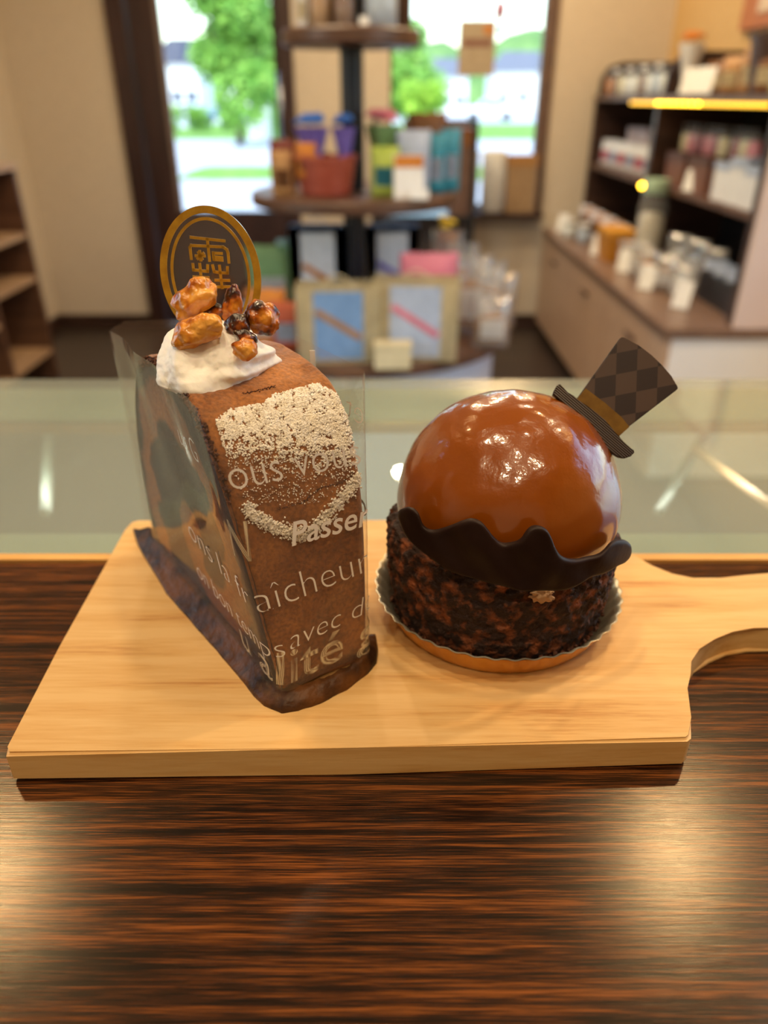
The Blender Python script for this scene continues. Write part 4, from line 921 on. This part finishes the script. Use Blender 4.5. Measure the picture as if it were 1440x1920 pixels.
M_print = pmat('white_print', (254,250,246), .5, noise_scale=50, col2=(248,244,240))
m = bpy.data.materials.new('dotted_print'); m.use_nodes = True; n = m.node_tree.nodes; L = m.node_tree.links; b = n['Principled BSDF']; b.inputs['Base Color'].default_value = lin((236,222,190)); b.inputs['Roughness'].default_value = .5
uv = n.new('ShaderNodeUVMap'); uv.uv_map = 'UVMap'; mp = n.new('ShaderNodeMapping'); mp.inputs['Scale'].default_value = (1150,1150,1); mp.inputs['Rotation'].default_value = (0,0,.78); L.new(uv.outputs[0], mp.inputs[0]); ck = n.new('ShaderNodeTexChecker'); ck.inputs['Scale'].default_value = 1; L.new(mp.outputs[0], ck.inputs[0]); L.new(ck.outputs['Fac'], b.inputs['Alpha'])
M_dots = m
def textmesh(s, size, shear=0, offset=-.012, space=1.0):
    cu = bpy.data.curves.new('t', 'FONT'); cu.body = s; cu.size = 1; cu.shear = shear; cu.offset = offset; cu.resolution_u = 4; cu.space_character = space
    to = bpy.data.objects.new('t', cu); C.objects.link(to); dg = bpy.context.evaluated_depsgraph_get(); me = bpy.data.meshes.new_from_object(to.evaluated_get(dg))
    bpy.data.objects.remove(to); bm = B(); bm.from_mesh(me); bpy.data.meshes.remove(me)
    for v in bm.verts: v.co = v.co*size
    return bm
def film_text(s, u0, h0, size, shear=0, offset=-.021, mat=None, slope=0, width=None, name='lettering', label=None, lift=.00025, space=1.0):
    bm = textmesh(s, size, shear, offset, space)
    xm = max(v.co.x for v in bm.verts); kx = (width/xm) if width else 1
    for it in range(5):
        es = [e_ for e_ in bm.edges if e_.calc_length() > .0012]
        if not es: break
        bmesh.ops.subdivide_edges(bm, edges=es, cuts=1)
    bmesh.ops.triangulate(bm, faces=bm.faces)
    uvl = bm.loops.layers.uv.new('UVMap')
    for f_ in bm.faces:
        for lp in f_.loops: lp[uvl].uv = (lp.vert.co.x, lp.vert.co.y)
    for v in bm.verts:
        u = u0 + v.co.x*kx; h = h0 + v.co.y + slope*(v.co.x*kx); q, nn = film_xy(u, h); v.co = Vector((q.x+nn.x*lift, q.y+nn.y*lift, h))
    return obj(name, bm, mat or M_print, fl, label=label)
film_text('ous vous', .0010, .0675, .0122, 0, -.014, width=.0350, label='white lettering reading ous vous')
film_text('ur G', -.030, .0690, .0095, width=.016)
film_text('Passer c', .0122, .0487, .0098, .3, .010, width=.0305, label='bold white lettering reading Passer')
film_text('ons la fr', -.048, .0315, .0112, width=.0455); film_text('aîcheur', -.0010, .0315, .0125, width=.0350, slope=.06, label='white lettering reading fraîcheur')
film_text('on bon temps', -.050, .0165, .0092, width=.0535); film_text('avec de', .0046, .0175, .0092, .25, width=.030, slope=.07, label='white lettering reading avec de')
film_text('u', -.021, .0078, .0140, 0, .012, M_dots); film_text('alité g', -.0100, .0072, .0158, .2, .010, M_dots, width=.0455, label='dotted lettering reading alité')
film_text('N', -.0045, .0475, .0165, .25, .006, M_dots, width=.0075)
film_text('et', .0425, .0755, .0105, width=.010)

# ================================================================== CARAMEL DOME CAKE
DX, DY = .0375, .2064
cup = thing('foil_cake_cup', 'shallow fluted gold and silver cup under the caramel dome cake', 'cake cup', (DX, DY, BT))
def flut(a, z_): return .022*math.cos(a*44)*min(1, z_/.006)
bm = B(); rings = lathe(bm, [(.0340,.0002),(.0345,.0007),(.0364,.0040),(.0385,.0080),(.0399,.0100),(.0403,.0103)], 264, wob=lambda a, z_: .007*math.cos(a*44)*min(1, z_/.006))
top_f = [f_ for f_ in bm.faces if len(f_.verts) > 10 and f_.calc_center_median().z > .005]; bmesh.ops.delete(bm, geom=top_f, context='FACES_ONLY')
obj('gold_outside', bm, pmat('gold_card', (226,170,76), .3, .35, noise_scale=60, col2=(196,132,40)), cup, True, label='gold fluted outside')
bm = B(); lathe(bm, [(.0330,.0008),(.0339,.0012),(.0359,.0044),(.0381,.0084),(.0398,.0105),(.0403,.0104)], 264, wob=lambda a, z_: .010*math.cos(a*44)*min(1, z_/.006))
top_f = [f_ for f_ in bm.faces if len(f_.verts) > 10 and f_.calc_center_median().z > .005]; bmesh.ops.delete(bm, geom=top_f, context='FACES_ONLY')
obj('silver_inside', bm, pmat('silver_card', (190,182,166), .3, .6, noise_scale=60, col2=(176,168,150)), cup, True, label='silver inside')

cake = thing('caramel_dome_cake', 'round cake with a glossy caramel dome on a dark crumb base, in the foil cup', 'cake', (DX, DY, BT))
bm = B(); seg = 260; prof = [(.0, .0015), (.030,.0015), (.0328,.0025), (.0340,.006), (.0352,.013), (.0360,.021), (.0362,.028), (.0355,.0325), (.0335,.0345), (.030,.034), (.02,.033), (0,.033)]
pp = smoothprof(prof, 9)
rg = []
for (r_, z_) in pp:
    ring_ = []
    for i in range(seg):
        a = 2*PI*i/seg; P = Vector((r_*math.cos(a), r_*math.sin(a), z_)); k = noise.fractal(P*520, .8, 2, 4)*.0010 + noise.fractal(P*150, 1, 2, 2)*.0008
        if r_ > .02: P += Vector((math.cos(a), math.sin(a), .3))*k
        ring_.append(bm.verts.new(P))
    rg.append(ring_)
for a, b_ in zip(rg, rg[1:]):
    for i in range(seg): bm.faces.new([a[i], a[(i+1)%seg], b_[(i+1)%seg], b_[i]])
bmesh.ops.remove_doubles(bm, verts=bm.verts, dist=1e-6)
M_sponge = pmat('choc_sponge', (42,20,14), .75, noise_scale=230, col2=(156,84,42), bump=.0011, bump_scale=700, detail=9, ramp=(.48,.74))
obj('sponge_base', bm, M_sponge, cake, True, label='dark chocolate sponge with broken crumb side')
bm = B(); rnd = random.Random(9)
for i in range(420):
    a = rnd.uniform(0, 2*PI); r_ = rnd.uniform(.0325,.0352); s = rnd.uniform(.0004,.0011); grain(Vector((r_*math.cos(a), r_*math.sin(a), .0018+max(0,r_-.0335)*1.9+s*.9+rnd.random()*.0008)), s)
o = obj('loose_crumbs', bm, MATS['choc_crumb'], cake, label='loose dark crumbs round the foot'); o['kind'] = 'stuff'
bm = B(); blob(bm, (.0063,-.0358,.0300), (.0030,.0016,.0022), 4, .5, 2.5, 3); obj('cream_smear', bm, pmat('beige_smear', (206,164,124), .6, bump=.0004, bump_scale=600), cake, True, label='pale cream smear under the splash')
# dome
bm = B(); r = bmesh.ops.create_icosphere(bm, subdivisions=7, radius=1); RD = .0346; ZD = .0410
for v in r['verts']:
    d = v.co.copy(); k = 1 + .018*noise.noise(d*1.6+Vector((4,2,1))) + .008*noise.noise(d*4+Vector((1,7,2)))
    k += .02*math.exp(-((d-Vector((.1,-.2,.97)).normalized()).length/.35)**2) - .02*math.exp(-((d-Vector((-.75,-.25,.6)).normalized()).length/.30)**2) + .006*noise.noise(d*9)*max(0, d.z)
    zz_ = d.z*RD*k
    if d.z < -.05: k *= 1 - .10*((-d.z-.05))  # tuck under
    v.co = Vector((.0012 + d.x*RD*k, d.y*RD*k*.985, ZD + zz_*.985))
bmesh.ops.delete(bm, geom=[v for v in bm.verts if v.co.z < .028], context='VERTS')
m = bpy.data.materials.new('caramel_glaze'); m.use_nodes = True; n = m.node_tree.nodes; L = m.node_tree.links; b = n['Principled BSDF']
b.inputs['Base Color'].default_value = lin((140,70,8)); b.inputs['Roughness'].default_value = .22; b.inputs['Coat Weight'].default_value = .8; b.inputs['Coat Roughness'].default_value = .03
b.inputs['Subsurface Weight'].default_value = .15; b.inputs['Subsurface Radius'].default_value = (.004,.002,.0008); b.inputs['Subsurface Scale'].default_value = 1
tc = n.new('ShaderNodeTexCoord'); tA = n.new('ShaderNodeTexNoise'); tA.inputs['Scale'].default_value = 800; tA.inputs['Detail'].default_value = 2; L.new(tc.outputs['Object'], tA.inputs['Vector'])
tB = n.new('ShaderNodeTexNoise'); tB.inputs['Scale'].default_value = 60; L.new(tc.outputs['Object'], tB.inputs['Vector'])
sx = n.new('ShaderNodeSeparateXYZ'); L.new(tc.outputs['Object'], sx.inputs[0]); mr = n.new('ShaderNodeMapRange'); mr.inputs['From Min'].default_value = .045; mr.inputs['From Max'].default_value = .062; L.new(sx.outputs[2], mr.inputs['Value'])
mm = n.new('ShaderNodeMath'); mm.operation = 'MULTIPLY'; L.new(tA.outputs[0], mm.inputs[0]); L.new(mr.outputs[0], mm.inputs[1])
b1 = n.new('ShaderNodeBump'); b1.inputs['Distance'].default_value = .00007; L.new(mm.outputs[0], b1.inputs['Height']); b2 = n.new('ShaderNodeBump'); b2.inputs['Distance'].default_value = .0003; L.new(tB.outputs[0], b2.inputs['Height']); L.new(b1.outputs[0], b2.inputs['Normal'])
L.new(b2.outputs[0], b.inputs['Normal']); L.new(b2.outputs[0], b.inputs['Coat Normal'])
obj('caramel_dome', bm, m, cake, True, label='glossy orange-brown caramel glaze')

# chocolate splash: outline drawn flat, thickened, then bowed round the dome
cu = bpy.data.curves.new('s', 'CURVE'); cu.dimensions = '2D'; cu.fill_mode = 'BOTH'; cu.extrude = .0004; cu.bevel_depth = .0008; cu.bevel_resolution = 4
def q3(x, y): return (680+x/2.667, 880+y/2.667)
opx = [q3(*p) for p in [(205,195),(240,190),(272,210),(290,245),(305,280),(330,300),(372,308),(410,298),(460,270),(510,254),(555,252),(595,268),(625,300),(660,345),(700,375),(745,370),(790,345),(815,315),(845,293),(885,290),(920,305),(945,345),(965,395),(1000,440),(1050,455),(1110,448),(1165,430),(1210,400),(1245,370),(1285,358),(1325,365),(1345,395),(1338,430),(1310,458),(1270,475),(1230,500),(1190,522),(1140,535),(1090,560),(1030,590),(960,605),(880,603),(800,598),(720,585),(640,568),(560,545),(490,520),(430,495),(370,460),(310,420),(255,375),(215,330),(188,275),(176,225)]]
X0, YF, KQ = .0390, .1668, 17.0
def onbow(px, py):
    r = ray(px, py); Y = YF
    for _ in range(12):
        x = r.x*(Y/r.y); Y = .5*Y + .5*(YF + KQ*(x-X0)**2)
    x = r.x*(Y/r.y); return x, HC-BT + r.z*(Y/r.y)
pts2 = [onbow(*p) for p in opx]
spl = cu.splines.new('BEZIER'); spl.bezier_points.add(len(pts2)-1); spl.use_cyclic_u = True; spl.resolution_u = 4
cxm = sum(p[0] for p in pts2)/len(pts2); cym = sum(p[1] for p in pts2)/len(pts2)
for i, (bp_, p) in enumerate(zip(spl.bezier_points, pts2)):
    bp_.co = (p[0], p[1], 0); bp_.handle_left_type = bp_.handle_right_type = 'AUTO'
cu.offset = -.0008
to = bpy.data.objects.new('s', cu); C.objects.link(to)
md = None; dg = bpy.context.evaluated_depsgraph_get(); me = bpy.data.meshes.new_from_object(to.evaluated_get(dg)); bpy.data.objects.remove(to)
tmp = bpy.data.objects.new('tmp', me); C.objects.link(tmp); md = tmp.modifiers.new('r', 'REMESH'); md.mode = 'VOXEL'; md.voxel_size = .00032
md2 = tmp.modifiers.new('sm', 'SMOOTH'); md2.iterations = 4; md2.factor = .5
dg = bpy.context.evaluated_depsgraph_get(); me2 = bpy.data.meshes.new_from_object(tmp.evaluated_get(dg)); bpy.data.objects.remove(tmp)
bm = B(); bm.from_mesh(me2); bpy.data.meshes.remove(me2)
for v in bm.verts:
    x, h, zt_ = v.co; wav = .0007*noise.noise(Vector((x*170, h*120, 0))) + .0005*math.sin((x+h)*420)
    v.co = Vector((x, YF + KQ*(x-X0)**2 - zt_ + wav*.8, h))
sp_o = obj('chocolate_splash', bm, pmat('dark_chocolate', (33,18,15), .5, noise_scale=80, col2=(38,21,17), bump=.0002, bump_scale=200, spec=.2), None, True, loc=(0, 0, BT))
tag(sp_o, 'dark chocolate splash piece curving across the front of the caramel dome', 'chocolate decoration')

# chocolate top hat plaque, standing in the dome
hc = Vector((0, 0, HC)) + ray(1090, 790).normalized()*.0
dep = .2205
def campt(px, py, d): r = ray(px, py); return Vector((0, 0, HC)) + r*(d/F)
hat = thing('chocolate_hat', 'flat chocolate top hat with harlequin check and gold band, stuck in the dome', 'chocolate decoration', campt(1112, 790, dep))
ang = math.atan2(1185-1040, -(855-725))   # brim direction on the picture
th_h = -math.radians(40.5)
hat.rotation_mode = 'QUATERNION'; hat.rotation_quaternion = (Matrix.Rotation(PI/2-TH, 3, 'X') @ Matrix.Rotation(th_h, 3, 'Z')).to_quaternion()
kx = dep/F
def toloc(px, py):
    v = Vector(((px-1112)*kx, -(py-790)*kx, 0)); return Matrix.Rotation(-th_h, 3, 'Z') @ v
def Hp(pl): return [toloc(680+x/2.25, 600+y/2.25).xy for x, y in pl]
crown = Hp([(905,330),(1082,80),(1090,74),(1102,76),(1160,108),(1215,150),(1262,195),(1300,240),(1325,280),(1327,290),(1320,298),(1115,455)])
m = bpy.data.materials.new('harlequin_print'); m.use_nodes = True; n = m.node_tree.nodes; L = m.node_tree.links; b = n['Principled BSDF']
tc = n.new('ShaderNodeTexCoord'); mp = n.new('ShaderNodeMapping'); mp.vector_type = 'POINT'
L.new(tc.outputs['Object'], mp.inputs[0]); mp.inputs['Scale'].default_value = (1/.0098, 1/.0098, 0); mp.inputs['Rotation'].default_value = (0,0,0)
sx = n.new('ShaderNodeSeparateXYZ'); L.new(mp.outputs[0], sx.inputs[0])
def mth2(op, a, b_):
    q = n.new('ShaderNodeMath'); q.operation = op
    for i, v in enumerate((a, b_)):
        if isinstance(v, (int, float)): q.inputs[i].default_value = v
        else: L.new(v, q.inputs[i])
    return q.outputs[0]
xx = mth2('MULTIPLY', sx.outputs[0], 1.25); p1 = mth2('FLOOR', mth2('ADD', xx, mth2('MULTIPLY', sx.outputs[1], 1.0)), 0); p2 = mth2('FLOOR', mth2('SUBTRACT', xx, sx.outputs[1]), 0)
chk = mth2('MODULO', mth2('ABSOLUTE', mth2('ADD', mth2('ADD', p1, p2), 40), 0), 2)
mx = n.new('ShaderNodeMix'); mx.data_type = 'RGBA'; mx.inputs[6].default_value = lin((42,30,32)); mx.inputs[7].default_value = lin((74,57,52)); L.new(chk, mx.inputs[0]); L.new(mx.outputs[2], b.inputs['Base Color']); b.inputs['Roughness'].default_value = .45
bm = B(); prism(bm, [(p.x, p.y) for p in crown], -.0007, .0007, bev=.00025); autosmooth(obj('crown', bm, m, hat, label='harlequin checked crown'))
band = Hp([(905,333),(935,293),(1160,440),(1118,458),(1080,490)])
bm = B(); prism(bm, [(p.x, p.y) for p in Hp([(900,336),(938,290),(1020,352),(1090,412),(1122,452),(1078,492),(1000,420)])], -.0008, .00085, bev=.0001); obj('hat_band', bm, pmat('olive_gold_band', (132,98,38), .4, .3, noise_scale=200, col2=(110,78,26)), hat, label='gold band')
brim = Hp([(800,318),(806,300),(818,278),(830,272),(842,286),(862,308),(885,326),(905,334),(960,375),(1020,425),(1078,488),(1095,520),(1118,540),(1140,550),(1143,560),(1128,576),(1100,585),(1080,582),(1040,560),(980,500),(920,425),(870,372),(830,340)])
bm = B(); prism(bm, [(p.x, p.y) for p in brim], -.0009, .0010, bev=.0003)
m = bpy.data.materials.new('ridged_chocolate'); m.use_nodes = True; n = m.node_tree.nodes; L = m.node_tree.links; b = n['Principled BSDF']; tc = n.new('ShaderNodeTexCoord'); wv_ = n.new('ShaderNodeTexWave'); wv_.bands_direction = 'Y'; wv_.inputs['Scale'].default_value = 520; wv_.inputs['Distortion'].default_value = 0; L.new(tc.outputs['Object'], wv_.inputs['Vector'])
r1 = n.new('ShaderNodeValToRGB'); r1.color_ramp.elements[0].color = lin((36,26,22)); r1.color_ramp.elements[1].color = lin((74,60,50)); L.new(wv_.outputs['Fac'], r1.inputs[0]); L.new(r1.outputs[0], b.inputs['Base Color']); bp = n.new('ShaderNodeBump'); bp.inputs['Distance'].default_value = .0002; L.new(wv_.outputs['Fac'], bp.inputs['Height']); L.new(bp.outputs[0], b.inputs['Normal']); b.inputs['Roughness'].default_value = .4
autosmooth(obj('brim', bm, m, hat, label='ridged dark brim'))
